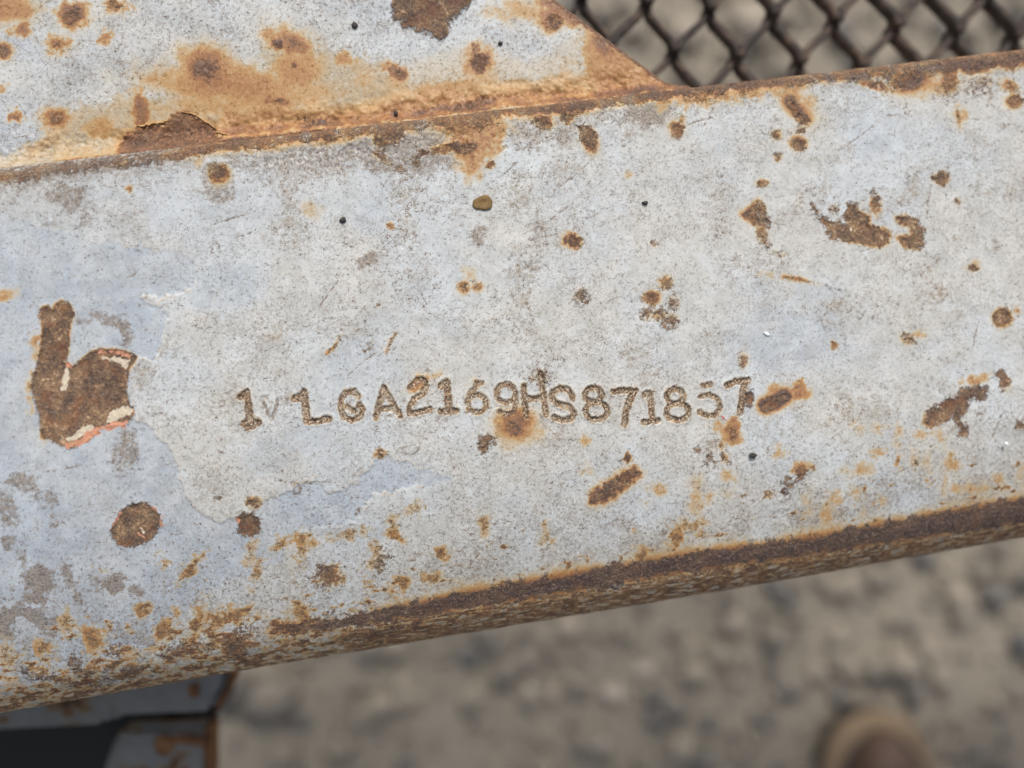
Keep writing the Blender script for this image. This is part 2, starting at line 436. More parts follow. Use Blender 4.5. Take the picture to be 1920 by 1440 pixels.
# --- two layers of paint: the lower, bluer one shows left of and under a flaked boundary
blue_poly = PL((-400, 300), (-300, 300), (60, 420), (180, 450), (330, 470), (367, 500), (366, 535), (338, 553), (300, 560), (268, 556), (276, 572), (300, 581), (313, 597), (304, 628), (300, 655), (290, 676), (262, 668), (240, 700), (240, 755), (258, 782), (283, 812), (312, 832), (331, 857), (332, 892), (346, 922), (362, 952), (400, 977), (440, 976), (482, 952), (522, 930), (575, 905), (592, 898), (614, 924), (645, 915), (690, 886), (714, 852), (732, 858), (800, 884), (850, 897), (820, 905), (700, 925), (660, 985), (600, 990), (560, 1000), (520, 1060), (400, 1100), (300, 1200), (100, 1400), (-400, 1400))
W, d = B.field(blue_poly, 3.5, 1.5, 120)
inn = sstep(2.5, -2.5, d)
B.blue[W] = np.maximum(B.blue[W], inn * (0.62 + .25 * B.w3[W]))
upper = (B.PX > 225) & (B.PX < 860)
lipw = np.exp(-((d - 3) / 3.0) ** 2) * sstep(225, 260, B.PX[W]) * sstep(900, 760, B.PX[W]) * sstep(470, 540, B.PY[W]) * sstep(985, 960, B.PY[W])
B.H[W] += 0.13 * sstep(-3, 3, d) * sstep(900, 700, B.PX[W]) * sstep(150, 260, B.PX[W]) * sstep(430, 540, B.PY[W]) * sstep(1010, 975, B.PY[W])
B.white[W] = np.maximum(B.white[W], lipw * .52)
B.soft('blue', E(1480, 640, 110, 55, 10), .45, 25); B.soft('blue', E(620, 640, 90, 40, 0), .3, 40)
B.soft('blue', E(1330, 330, 60, 30, 0), .3, 30); B.soft('blue', E(100, 420, 180, 60, -7), .35, 50)
for x, y, r in ((690, 395, 30), (560, 830, 35), (500, 860, 40), (1530, 560, 45), (1620, 260, 40), (1360, 330, 20), (1850, 140, 20), (420, 540, 60), (730, 610, 22)):
    B.soft('blue', E(x, y, r, r * .7, -10), .4, 14)

# --- stamped serial number
d_ = lambda *p: [(420 + x / 3.84, 660 + y / 3.84) for x, y in p]
e_ = lambda *p: [(900 + x / 3, 660 + y / 3) for x, y in p]
def ring(cx, cy, rx, ry, a0=0, a1=360, n=22): return [(cx + rx * math.cos(math.radians(a0 + (a1 - a0) * i / n)), cy + ry * math.sin(math.radians(a0 + (a1 - a0) * i / n))) for i in range(n + 1)]
CH = [
 ('1', [d_((118, 325), (150, 300), (165, 292), (178, 400), (188, 505)), d_((142, 512), (252, 505)), d_((170, 540), (205, 535))], 8.6, 1.0),
 ('V', [d_((268, 335), (300, 400), (338, 490)), d_((345, 480), (378, 400), (385, 345)), d_((290, 330), (310, 325))], 4.6, 0.4),
 ('L', [d_((505, 335), (560, 320)), d_((578, 285), (588, 380), (602, 500), (680, 497), (758, 478))], 8.2, 1.0),
 ('G', [d_((968, 318), (930, 285), (880, 290), (845, 340), (838, 410), (862, 468), (920, 492), (985, 462), (1000, 405), (975, 380)), d_((890, 400), (950, 430))], 7.2, .72),
 ('A', [d_((1095, 470), (1118, 380), (1152, 255), (1205, 355), (1270, 460)), d_((1115, 412), (1230, 398))], 7.0, .9),
 ('2', [d_((1345, 255), (1385, 205), (1435, 195), (1458, 245), (1430, 305), (1375, 335), (1335, 395), (1335, 440), (1410, 432), (1480, 412))], 6.8, .9),
 ('1', [d_((1562, 245), (1600, 215), (1612, 310), (1618, 420)), d_((1562, 428), (1668, 422))], 8.2, 1.0),
 ('6', [ring(894.5, 757, 17.5, 16.5), [(878, 752), (882, 737), (890, 728)], [(892, 719), (903, 718)]], 6.6, .68),
 ('9', [e_(*ring(145, 232, 52, 52)), e_((197, 230), (203, 285), (190, 335), (150, 350), (105, 335))], 6.2, .72),
 ('H', [e_((245, 190), (250, 270), (260, 365)), e_((250, 268), (355, 255)), e_((342, 120), (355, 240), (372, 355))], 6.8, .95),
 ('S', [e_((522, 258), (500, 215), (450, 203), (408, 225), (405, 265), (440, 292), (505, 310), (532, 345), (510, 378), (460, 385), (415, 368))], 6.8, .95),
 ('8', [e_(*ring(638, 242, 46, 42)), e_(*ring(655, 332, 62, 48))], 6.4, .95),
 ('7', [e_((752, 222), (800, 215), (872, 218), (842, 270), (822, 330), (812, 405))], 7.8, 1.0),
 ('1', [e_((925, 240), (955, 232), (962, 310), (968, 385)), e_((920, 395), (1000, 386))], 6.8, .95),
 ('8', [e_(*ring(1097, 250, 46, 42)), e_(*ring(1112, 335, 62, 46))], 6.4, .95),
 ('5', [e_((1240, 250), (1290, 238), (1338, 265), (1352, 310), (1330, 350), (1285, 362), (1232, 338)), e_((1252, 188), (1300, 182))], 6.2, .70),
 ('7', [e_((1392, 186), (1440, 166), (1505, 160)), e_((1490, 165), (1478, 230), (1465, 340))], 7.6, 1.0),
]
for k, (ch, strokes, hw, dp) in enumerate(CH):
    hw *= .74
    allp = [p for st in strokes for p in st]
    x0, x1 = min(p[0] for p in allp), max(p[0] for p in allp); y0, y1 = min(p[1] for p in allp), max(p[1] for p in allp)
    W = B.win(x0, y0, x1, y1, 40)
    dd = np.full(B.PX[W].shape, 1e9)
    for st in strokes: dd = np.minimum(dd, sd_seg(B.PX[W], B.PY[W], st))
    q = dd + 2.0 * B.w2[W] + 1.6 * B.w1[W]
    groove = sstep(hw + 1.2, hw * .5, q)
    B.H[W] -= 0.27 * dp * groove
    B.H[W] += 0.09 * dp * np.exp(-((q - hw - 2.5) / 2.2) ** 2)
    rr = sstep(hw + 2.5, hw - 1.5, q)
    if dp > .5:
        B.rust[W] = np.maximum(B.rust[W], rr * np.clip((.35 + .50 * dp) + .45 * B.w1[W], .30, 1))
        B.mark[W] = np.maximum(B.mark[W], sstep(hw + 1, hw * .3, q) * .85)
        B.stain[W] = np.maximum(B.stain[W], np.clip(.28 * np.exp(-np.maximum(q - hw, 0) / 4.0) * (1 + .8 * B.w2[W]), 0, 1))
    else:
        B.worn[W] = np.maximum(B.worn[W], rr * np.clip(.62 + .4 * B.w1[W], .3, 1))
    i = len(B.pieces) + 1
    B.pieces[i] = ('stamped_character', 'faint stamped letter V' if ch == 'V' else f'rusty stamped character {ch}')
    B.ID[W] = np.where(q < hw + 1.5, i, B.ID[W])
B.rusty(E(1013, 706, 15, 11), .85, 6, 5, .25, .06); B.soft('worn', E(1013, 703, 20, 14), .6, 8)
B.soft('stain', E(790, 715, 14, 6, -30), .7, 7); B.soft('stain', E(897, 719, 10, 5), .5, 6)
B.soft('worn', E(660, 745, 11, 10), .35, 5); B.soft('worn', E(540, 745, 14, 10), .45, 8); B.soft('worn', E(468, 790, 20, 8), .4, 8)
# worn marks of an earlier, ghosted stamping
for pts in ([(640, 628), (628, 650), (614, 662)], [(676, 652), (684, 661), (695, 652), (698, 640)], [(742, 626), (733, 640), (725, 660)]):
    B.rusty(S(2.2, *pts), .55, 2, 3, .28, .05, 0.8, 1.2)

# --- big flaked scars with undercoats showing at their rims
k_scar = PL((75, 585), (80, 575), (90, 574), (98, 584), (103, 570), (115, 563), (130, 570), (138, 588), (133, 605), (130, 625), (127, 660), (122, 678), (135, 687), (150, 676), (170, 660), (185, 655), (215, 655), (240, 660), (257, 670), (245, 690), (238, 700), (237, 735), (240, 755), (256, 778), (240, 795), (200, 800), (175, 815), (140, 840), (118, 840), (95, 828), (78, 815), (75, 795), (68, 770), (60, 740), (58, 720), (62, 700), (70, 680), (75, 650), (80, 620), (80, 605), (75, 598))
B.rusty(k_scar, 1, 2.0, 4, .25, .16, 1.2, 1.0, piece=('rust_patch', 'large forked rust scar with orange and cream undercoat at its rim'))
B.hard('white', S(6, (119, 727), (122, 712), (125, 695)), .85, 3); B.hard('white', S(8, (132, 823), (150, 812), (168, 800)), .8, 3)
B.hard('white', S(9, (206, 785), (222, 776), (238, 772)), .85, 4); B.hard('white', S(6.5, (196, 671), (218, 674), (234, 682)), .7, 4)
B.hard('orange', S(6, (122, 834), (148, 830), (172, 812), (190, 803), (234, 794)), .78, 3, 2, 2)
B.hard('orange', S(5, (188, 661), (212, 660), (236, 664)), .62, 3); B.hard('orange', S(5, (126, 684), (132, 687)), .9, 2, 1, 1); B.hard('orange', S(3, (250, 776), (254, 780)), .9, 2)
B.soft('stain', S(3, (74, 640), (70, 660), (58, 700), (54, 735), (62, 770)), .45, 6); B.soft('stain', E(72, 635, 8, 10), .6, 5)
B.soft('stain', E(88, 812, 8, 10), .8, 5)
ov = PL((205, 995), (214, 980), (225, 960), (250, 942), (275, 944), (303, 965), (300, 985), (285, 1015), (250, 1028), (222, 1025), (212, 1010))
B.rusty(ov, 1, 2, 7, .4, .15, 1.2, 1.0, piece=('rust_patch', 'oval rust patch with orange rim'))
B.hard('orange', S(2.4, (207, 992), (226, 962)), .8, 2); B.hard('orange', S(2.6, (285, 950), (302, 966), (300, 982)), .8, 2); B.hard('orange', S(3, (262, 1002), (270, 1008)), .7, 3)
B.hard('white', S(2, (266, 992), (268, 1000)), .7, 2)
B.rusty(PL((446, 985), (444, 970), (455, 958), (475, 960), (490, 975), (491, 995), (478, 1005), (455, 1005), (446, 998)), 1, 2, 7, .4, .13, 1.2, 1, piece=('rust_patch', None))
B.hard('orange', S(2, (446, 970), (446, 985)), .8, 2); B.rusty(E(476, 942, 10, 9), .8, 3, 6, .35, .08); B.hard('white', S(2, (466, 950), (474, 952)), .8, 2)

# --- the other rust spots, as they sit on the face
R_ = B.rusty
R_(E(410, 322, 15, 15), .8, 6, 8, .7, .05, 3, 3); R_(E(390, 285, 5), .7, 3, 5, .5); B.soft('stain', E(372, 307, 8), .35, 5)
B.soft('worn', PL((375, 320), (392, 305), (430, 303), (440, 345), (436, 376), (396, 384), (382, 350)), .55, 4, 1, 1)
W, dq = B.field(PL((375, 320), (392, 305), (430, 303), (440, 345), (436, 376), (396, 384), (382, 350)), 1, 1, 20); B.H[W] -= .06 * sstep(1.5, -1.5, dq)
B.soft('worn', E(130, 368, 42, 24, 15), .6, 10); B.soft('worn', E(158, 405, 10, 14), .55, 6); B.soft('stain', E(585, 392, 14, 12), .35, 10); B.soft('worn', E(586, 385, 7), .6, 4)
R_(E(242, 355, 3.5), .5, 2, 3, .6)
R_(('e', 1103, 255, 13, 24, -18), 1, 3, 7, .6, .14, 2, 1.5, piece=('rust_patch', None)); R_(E(1270, 243, 12, 13), 1, 3, 7, .55, .1, piece=('rust_patch', None))
R_(E(1277, 226, 5, 8), .6, 3, 5, .4)
R_(E(920, 307, 6), .9, 2, 4, .4); B.soft('stain', E(902, 330, 7, 9), .4, 8)
B.soft('worn', E(975, 362, 26, 34), .38, 16); B.soft('stain', E(975, 360, 25, 30), .12, 20)
B.soft('worn', E(895, 441, 14, 17), .6, 6); B.blister(E(896, 441, 15, 17)); B.soft('worn', E(775, 443, 13, 13), .45, 6); B.soft('worn', E(1008, 432, 10, 24), .5, 8)
B.soft('worn', E(1000, 500, 16, 12), .5, 6); B.soft('worn', E(692, 487, 22, 13, -25), .65, 5); B.blister(E(695, 486, 22, 13, -25))
R_(E(1077, 452, 17, 12, 10), 1, 3, 4, .65, .08, piece=('rust_patch', None)); B.hard('orange', S(1.6, (1062, 446), (1066, 462), (1080, 465)), .55, 2)
R_(E(1226, 457, 5), .6, 3, 4, .4); R_(E(730, 424, 3.5), .5, 2, 3, .65); B.soft('stain', E(1178, 325, 7), .35, 6)
R_(S(7, (1480, 190), (1492, 208), (1508, 224)), 1, 3, 15, .6, .12, 2.5, 2, piece=('rust_patch', None)); R_(E(1497, 244, 8, 4), .8, 2, 6, .45); R_(E(1498, 271, 14, 11, 25), 1, 2.2, 7, .4, .14, 1, 1, piece=('rust_patch', None))
B.soft('stain', E(1515, 195, 16, 20), .4, 9); B.blister(E(1420, 240, 23, 25)); B.blister(E(1417, 290, 20, 15)); B.blister(E(1461, 223, 8, 9)); B.blister(E(1550, 226, 7, 8))
R_(E(1455, 255, 7), .7, 3, 5, .5); R_(E(1458, 293, 4), .6, 2, 3, .4); B.soft('stain', E(1800, 217, 9, 15, -15), .42, 7); R_(S(1.4, (1795, 208), (1798, 226)), .9, 1.5, 2, .3, .15, .5, .5, .6)
R_(E(1905, 190, 10, 8), .9, 3, 8, .5); R_(E(1768, 332, 14, 12), 1, 3, 5, .55, .1, piece=('rust_patch', None)); R_(E(1794, 376, 6), .8, 3, 4, .4); R_(E(1432, 342, 7, 4), .7, 2, 3, .5)
R_(PL((1393, 402), (1410, 388), (1422, 375), (1432, 382), (1446, 415), (1445, 425), (1432, 430), (1410, 415)), .75, 3, 6, .6, .08, 2, 2); B.soft('worn', E(1426, 405, 8, 12), .4, 4)
R_(S(7, (1427, 436), (1434, 455)), .7, 4, 5, .3, .05); R_(S(2, (1425, 455), (1445, 470), (1468, 478)), .5, 2, 4, .25)
wsc = PL((1522, 383), (1530, 395), (1550, 412), (1572, 413), (1583, 420), (1583, 395), (1590, 380), (1605, 380), (1612, 395), (1630, 405), (1630, 425), (1660, 430), (1668, 440), (1665, 455), (1645, 463), (1615, 455), (1590, 455), (1560, 450), (1548, 425), (1530, 405))
R_(wsc, .95, 3, 5, .42, .08, 2.0, 2.0, piece=('rust_patch', 'ragged zigzag rust patch')); R_(E(1565, 392, 8), .7, 4, 5, .35); R_(E(1641, 378, 8, 16, -10), .75, 4, 5, .4)
B.hard('white', S(1.4, (1594, 420), (1597, 432), (1600, 448)), .8, 1.5)
R_(PL((1680, 408), (1698, 402), (1722, 410), (1737, 432), (1732, 452), (1724, 468), (1695, 460), (1684, 446), (1705, 440), (1708, 426), (1690, 420)), .9, 3, 5, .4, .08, 2.0, 2.0, piece=('rust_patch', None))
B.soft('stain', E(10, 550, 11, 5, -20), .5, 7); B.soft('worn', S(6, (150, 602), (175, 590), (205, 598)), .55, 5); B.soft('worn', S(9, (200, 600), (228, 612), (238, 640)), .7, 5)
B.soft('worn', E(235, 850, 22, 36, 10), .6, 8); B.soft('worn', E(40, 905, 18, 16), .65, 8); B.soft('worn', E(15, 950, 14, 24), .6, 8); B.soft('worn', E(95, 940, 12, 14), .6, 6); B.soft('worn', E(65, 925, 10, 22, -30), .5, 6)
R_(E(408, 932, 4), .7, 2, 3, .6); B.blister(E(497, 636, 17, 20)); B.blister(E(556, 917, 5, 8), .08, .8)
R_(E(869, 536, 7, 8), .6, 4, 8, .45); R_(E(893, 537, 7, 6), .6, 4, 8, .5); B.soft('stain', E(878, 520, 14, 16), .28, 9); R_(E(1088, 558, 12, 16, 15), .65, 3, 4, .3); B.blister(E(1088, 558, 13, 17, 15), .05, .5)
for a in ((1247, 533, 11, 11), (1220, 560, 13, 12), (1214, 585, 10, 12), (1238, 588, 14, 8), (1262, 566, 10, 12), (1254, 602, 14, 12)): R_(('e', *a, 0), .72, 4, 6, .45, .06, 3, 3)
B.soft('stain', E(966, 795, 22, 20), .9, 18, 3, 6); B.soft('stain', E(975, 810, 40, 30), .34, 14); R_(E(963, 797, 12, 10), .55, 9, 10, .3, .0)
R_(E(912, 828, 14, 10), .95, 3, 6, .5, .07); R_(E(908, 842, 11, 10), .95, 3, 6, .5, .05)
R_(E(712, 850, 8, 6), .85, 3, 3, .35); B.blister(E(767, 843, 17, 8, -12), .05, .55)
R_(PL((1112, 942), (1118, 922), (1140, 908), (1160, 896), (1188, 882), (1196, 890), (1182, 900), (1165, 912), (1148, 926), (1130, 936)), .95, 4, 8, .55, .08, 4, 4, piece=('rust_patch', 'slanting rust streak below the stamped number')); B.soft('stain', E(1145, 925, 30, 15, -30), .45, 8)
R_(E(1175, 860, 4, 5), .9, 2, 3, .4); B.soft('stain', E(1095, 825, 9, 8), .45, 5); R_(E(708, 572, 4), .6, 2, 4, .45)
R_(E(1393, 681, 5, 9), .8, 3, 8, .5, .06); R_(E(1405, 746, 8, 16, 5), 1, 3, 5, .5, .1, 1.5, 1.5)
R_(S(9, (1436, 760), (1452, 754), (1470, 743)), .95, 3, 7, .6, .1, 2, 2, piece=('rust_patch', 'long rust patch right of the last stamped digit')); B.soft('stain', E(1500, 735, 15, 18), .62, 5); B.soft('stain', E(1462, 732, 18, 10), .5, 6)
B.soft('stain', E(1372, 808, 17, 19), .62, 6); R_(E(1372, 812, 7, 8), .7, 4, 4, .4); B.soft('stain', E(1350, 795, 14, 7, 30), .45, 6)
for x, y, r in ((1310, 841, 6), (1331, 855, 8), (1357, 858, 6), (1322, 872, 4), (1368, 868, 4), (1340, 866, 4), (1345, 825, 3), (1351, 835, 3)): R_(E(x, y, r * .8, r), .65, 3, 4, .4, .04)
R_(S(1.6, (1470, 519), (1500, 524), (1540, 534), (1582, 544)), .35, 2, 4, .45, .04, 1, 1.5); B.soft('stain', E(1440, 513, 8, 4), .3, 5)
R_(E(1565, 646, 5), .55, 3, 3, .45); R_(E(1702, 634, 10, 8, 20), .6, 3, 8, .5, .03); R_(S(1.6, (1707, 632), (1718, 643)), 1, 1.5, 2, .3, .15, .5, .5, .9); B.soft('stain', E(1722, 628, 9, 5), .4, 5)
R_(E(1881, 592, 15, 15, 20), 1, 3, 6, .5, .1, piece=('rust_patch', None)); R_(E(1908, 584, 4), .6, 2, 4, .4); B.soft('stain', E(1825, 500, 8, 6), .4, 6); R_(S(1.4, (1820, 500), (1830, 505)), .8, 1.5, 2, .3)
tsc = PL((1733, 795), (1735, 778), (1748, 763), (1770, 753), (1790, 745), (1803, 727), (1830, 722), (1856, 722), (1856, 737), (1842, 752), (1818, 746), (1816, 768), (1800, 784), (1812, 802), (1813, 816), (1800, 818), (1796, 800), (1786, 782), (1765, 792), (1745, 801))
R_(tsc, 1, 3, 5.5, .55, .1, 1.8, 1.5, piece=('rust_patch', 'branching rust patch at the right')); R_(E(1880, 713, 10, 18, -12), .95, 3, 5, .6, .08, piece=('rust_patch', None)); B.soft('stain', E(1828, 715, 16, 8, -15), .5, 6)
R_(E(1912, 800, 9, 10), .85, 3, 6, .5)
rs0 = np.random.RandomState(3)
for x, y, rx, ry in ((1610, 800, 7, 6), (1652, 803, 8, 6), (1684, 808, 9, 8), (1725, 814, 9, 8), (1762, 818, 9, 8), (1645, 845, 11, 8), (1684, 852, 7, 18), (1714, 862, 6, 13), (1738, 870, 9, 15), (1363, 890, 12, 10), (1305, 905, 14, 14), (1305, 940, 12, 26), (1330, 932, 6, 6), (1366, 925, 6, 5), (1230, 915, 10, 7), (1215, 941, 5, 5), (1588, 885, 16, 10), (1618, 880, 14, 12), (1606, 925, 16, 14), (1565, 935, 12, 9), (1515, 945, 8, 12), (1550, 965, 10, 16), (1652, 942, 8, 8), (1617, 960, 8, 10), (1795, 915, 10, 7), (1873, 903, 7, 6), (1915, 895, 8, 16), (1770, 900, 6, 26), (1830, 915, 40, 9), (1785, 870, 10, 14), (1460, 850, 7, 5), (1100, 880, 5, 4)):
    B.soft('stain', E(x, y, rx * .9, ry * .9), rs0.uniform(.30, .52), 8, 4, 5)
R_(E(1684, 858, 3, 8), .35, 4, 3, .3); R_(E(1717, 868, 4, 6), .5, 3, 3, .3)
R_(PL((1464, 920), (1470, 905), (1490, 892), (1508, 874), (1522, 878), (1512, 894), (1494, 908), (1478, 920)), .9, 4, 5, .6, .07, 4, 4, piece=('rust_patch', None)); R_(E(1444, 928, 8, 5, -10), .8, 3, 4, .5)
B.soft('stain', E(1505, 878, 14, 10), .6, 6)

# --- upper edge: peeled paint, dark grime, rust bleeding over from the joint
B.soft('dark', S(5, (-20, 338), (60, 326), (150, 314), (235, 303)), .3, 5); R_(S(4, (-20, 336), (40, 328), (65, 325)), .8, 4, 5, .5, .03)
B.soft('worn', S(9, (60, 328), (140, 316), (232, 306)), .9, 8); R_(S(6, (160, 312), (232, 302)), .75, 5, 6, .3, .05, 3, 3, .7); R_(S(5, (260, 297), (330, 291), (350, 288)), .85, 4, 7, .45, .04, 3, 3, .4)
R_(S(5, (350, 284), (440, 272), (540, 262), (640, 250)), .6, 5, 7, .45, .04, 4, 3); R_(E(620, 255, 16, 9), .7, 5, 6, .5)
B.soft('worn', PL((420, 290), (560, 275), (640, 262), (700, 300), (640, 330), (480, 340)), .42, 22); B.soft('worn', PL((640, 258), (880, 235), (900, 290), (790, 330), (700, 320), (640, 300)), .62, 8)
W, dq = B.field(PL((640, 268), (720, 285), (770, 300), (760, 275), (840, 265), (850, 240), (760, 240), (650, 255)), 6, 3, 20); B.H[W] -= .09 * sstep(2, -2, dq); B.white[W] = np.maximum(B.white[W], .34 * np.exp(-((dq - 2) / 2.0) ** 2))
R_(PL((703, 238), (755, 228), (760, 250), (745, 266), (712, 272), (703, 262)), .95, 4, 7, .6, .06, 2, 2, piece=('rust_patch', None))
R_(S(6, (705, 290), (745, 312), (770, 330)), .7, 4, 5, .3, .05, 4, 3); R_(S(6, (780, 308), (790, 286), (830, 280), (850, 270), (868, 280), (886, 274)), .75, 4, 6, .45, .05, 3, 3)
R_(S(12, (830, 225), (870, 232), (930, 218)), .75, 8, 16, .75, .02, 4, 4); B.soft('stain', PL((820, 220), (960, 205), (920, 290), (880, 330), (855, 270)), .55, 16, 6, 4)
R_(S(6, (940, 216), (1010, 208), (1070, 200), (1110, 196)), .7, 5, 7, .5, .03, 4, 3); R_(E(1020, 228, 16, 12, 20), .7, 4, 5, .5); R_(S(5, (1045, 205), (1065, 222), (1085, 210), (1105, 196)), .75, 3, 4, .5, .06)
B.soft('worn', PL((950, 235), (1080, 225), (1090, 270), (1000, 285), (955, 265)), .42, 14)
B.soft('dark', E(1215, 205, 36, 18, -15), .5, 12); B.soft('worn', E(1220, 207, 40, 20, -15), .95, 12); B.soft('worn', S(6, (1100, 194), (1280, 174)), .9, 8)
R_(S(6, (1200, 182), (1280, 172), (1400, 160), (1530, 146), (1640, 135), (1760, 122), (1940, 102)), .85, 5, 8, .45, .03, 4, 3, .8)
R_(S(10, (1590, 140), (1640, 140), (1700, 135), (1780, 125), (1940, 108)), .8, 6, 8, .4, .03, 5, 3, .7)
B.soft('stain', S(12, (1240, 185), (1330, 180), (1400, 170), (1500, 158)), .5, 10, 6, 5); R_(E(1330, 178, 24, 8, -8), .5, 6, 8, .6); R_(E(1393, 172, 10, 8), .5, 4, 6, .4); R_(S(3, (1590, 147), (1620, 158), (1650, 162)), .4, 3, 4, .8)
R_(E(1695, 152, 28, 14, -10), .7, 7, 10, .7, .03); R_(E(1782, 162, 16, 22), .6, 7, 7, .6, .03); R_(E(1835, 160, 24, 18, -20), .55, 7, 8, .35, .03); B.soft('stain', E(1740, 160, 60, 18, -7), .42, 10)
R_(E(1900, 165, 16, 8, 30), .5, 5, 6, .4); B.soft('worn', S(2, (1870, 155), (1900, 180)), .6, 4); B.soft('worn', S(1.5, (1870, 205), (1915, 245)), .4, 4)

tedge = -6 + sd_seg(B.PX, B.PY, [(-100, 342), (250, 299), (440, 270), (640, 246), (860, 217), (1100, 190), (1280, 167), (1500, 143), (2000, 95)]) + 7 * B.w1 + 4 * B.w2 + 6 * B.w3
te = sstep(13, 1, tedge) * dense
B.rust = np.maximum(B.rust, te * .62); B.dark = np.maximum(B.dark, te * np.clip(.45 + .6 * B.w3, 0, 1)); B.stain = np.maximum(B.stain, np.clip(sstep(26, 2, tedge) * (.42 + .4 * B.w1), 0, 1) * dense * sstep(200, 500, B.PX))
B.worn = np.maximum(B.worn, np.exp(-np.maximum(tedge, 0) / 34) * dense * (.62 + .3 * B.w1))
for cx, cy, rx, ry, a_ in ((520, 285, 70, 10, -8), (600, 300, 60, 12, -10), (680, 290, 40, 18, 10), (760, 270, 40, 16, -10), (840, 262, 36, 14, -5), (1010, 250, 50, 16, -8), (1150, 215, 40, 14, -8)):
    W, dq = B.field(E(cx, cy, rx, ry, a_), 10, 5, 30); B.H[W] -= .07 * sstep(2, -2, dq); B.worn[W] = np.maximum(B.worn[W], .62 * np.exp(-(dq / 2.5) ** 2)); B.worn[W] = np.maximum(B.worn[W], .45 * sstep(2, -2, dq)); B.white[W] = np.maximum(B.white[W], .42 * np.exp(-((dq - 4) / 2.) ** 2) * np.clip(.6 + B.w1[W], 0, 1))
# --- lower edge: the dark rust band where paint has gone, speckled rust above, stripes of paint below
ebot = (1342 - 0.178 * B.PX) - B.PY
xw = sstep(500, 760, B.PX)
band = sd_seg(B.PX, B.PY, [(540, 1186), (700, 1157), (960, 1110), (1280, 1056), (1500, 1026), (1700, 992), (2100, 928)])
hwid = 10 + 7 * sstep(620, 1000, B.PX) + 6 * sstep(1500, 1900, B.PX)
bd = band - hwid + 9 * B.w1 + 4 * B.w2 + 5 * B.w3
k = sstep(7, -7, bd) * dense * sstep(480, 640, B.PX + 60 * B.w1)
B.rust = np.maximum(B.rust, k); B.dark = np.maximum(B.dark, k * np.clip(.9 + .3 * B.w3 + .2 * B.w1, .4, 1))
B.H -= .05 * k; B.H += k * .06 * fbm(B.x * .9, B.y * 1.6, 3, 81)
B.stain = np.maximum(B.stain, np.clip(np.clip(.50 + .35 * B.w3 + .15 * B.w1, .1, .75) * np.exp(-np.maximum(bd, 0) / 16) * (1 + .5 * B.w2 + .5 * B.w1) * sstep(560, 760, B.PX), 0, 1) * dense)
under = dense * sstep(-2, 6, bd) * sstep(1150 - .16 * 960, 1160 - .16 * 960, B.PY + .178 * B.PX - 45) * (ebot < 60)
streak = fbm(B.x * .35, B.y * 1.6, 4, 41)
lowpaint = sstep(-.05, .25, streak)
under = dense * (ebot < 62) * sstep(0, 6, bd) * sstep(560, 700, B.PX)
B.rust = np.maximum(B.rust, under * (1 - lowpaint) * .72); B.stain = np.maximum(B.stain, under * np.clip(.40 + .35 * B.w2 + .25 * (1 - lowpaint) - .45 * sstep(.25, .5, streak), 0, 1)); B.worn = np.maximum(B.worn, under * .45)
# speckled rust getting denser towards the lower corner
wt = np.exp(-np.maximum(ebot, 0) / 120.0)
n1 = fbm(B.x * .28, B.y * .40, 4, 51); n2 = fbm(B.x * .7, B.y * .9, 4, 61)
leftw = sstep(950, 500, B.PX)
gate = sstep(.10, .40, wt + .25 * B.w3)
f = gate ** 2 * sstep(.56, 1.1, n1 * .55 + n2 * .45 + wt * (.60 + .34 * leftw) + .10) * dense * (ebot > -60)
B.stain = np.maximum(B.stain, f * .62 * (1 + .5 * B.w2)); 
f2 = gate * sstep(.66, 1.22, n1 * .5 + n2 * .55 + wt * (.56 + .36 * leftw) + .10) * dense
B.rust = np.maximum(B.rust, f2 * .78); B.worn = np.maximum(B.worn, f * .55)
wash = gate * sstep(.15, .95, wt * 1.25 + .45 * n1 + .2 * n2 - .05) * dense * np.clip(.35 + .65 * leftw + .35 * sstep(1500, 1100, B.PX), 0, 1)
B.stain = np.maximum(B.stain, wash * np.clip(.26 + .15 * B.w2 + .15 * B.w1, 0, .5)); B.worn = np.maximum(B.worn, wash * np.clip(.58 + .35 * n2, 0, 1))
dirt_shade = np.exp(-np.maximum(ebot, 0) / 230.0) * dense  # real grime, thickened towards the lower edge as painted shade
B.worn = np.maximum(B.worn, dirt_shade * (.50 + .25 * B.w3 + .16 * B.w1))
# faint general staining and dirt over the whole face
B.worn = np.maximum(B.worn, np.clip(.12 + .24 * B.w3 + .10 * B.w1, 0, .5) * dense * (1 - .7 * np.clip(B.blue, 0, 1)))
B.stain = np.maximum(B.stain, np.clip(.10 * B.w3 + .05 * B.w1 + .02 * sstep(900, 1900, B.PX), 0, .2) * dense)
for x, y, rx, ry, a, am in ((18, 975, 12, 14, 0, .6), (75, 1090, 24, 30, 20, .95), (60, 1120, 18, 14, 0, .7), (135, 1100, 9, 32, -30, .75), (205, 1098, 26, 14, -10, .9), (255, 1110, 14, 8, 20, .8), (45, 1050, 8, 20, 0, .6), (60, 1150, 40, 12, 20, .8), (90, 1175, 14, 20, -30, .7), (10, 1170, 16, 30, 0, .9), (105, 985, 10, 14, 0, .5), (73, 990, 7, 9, 0, .5), (15, 1012, 9, 16, 0, .7)):
    B.soft('worn', E(x, y, rx, ry, a), am, 6, 5, 4)
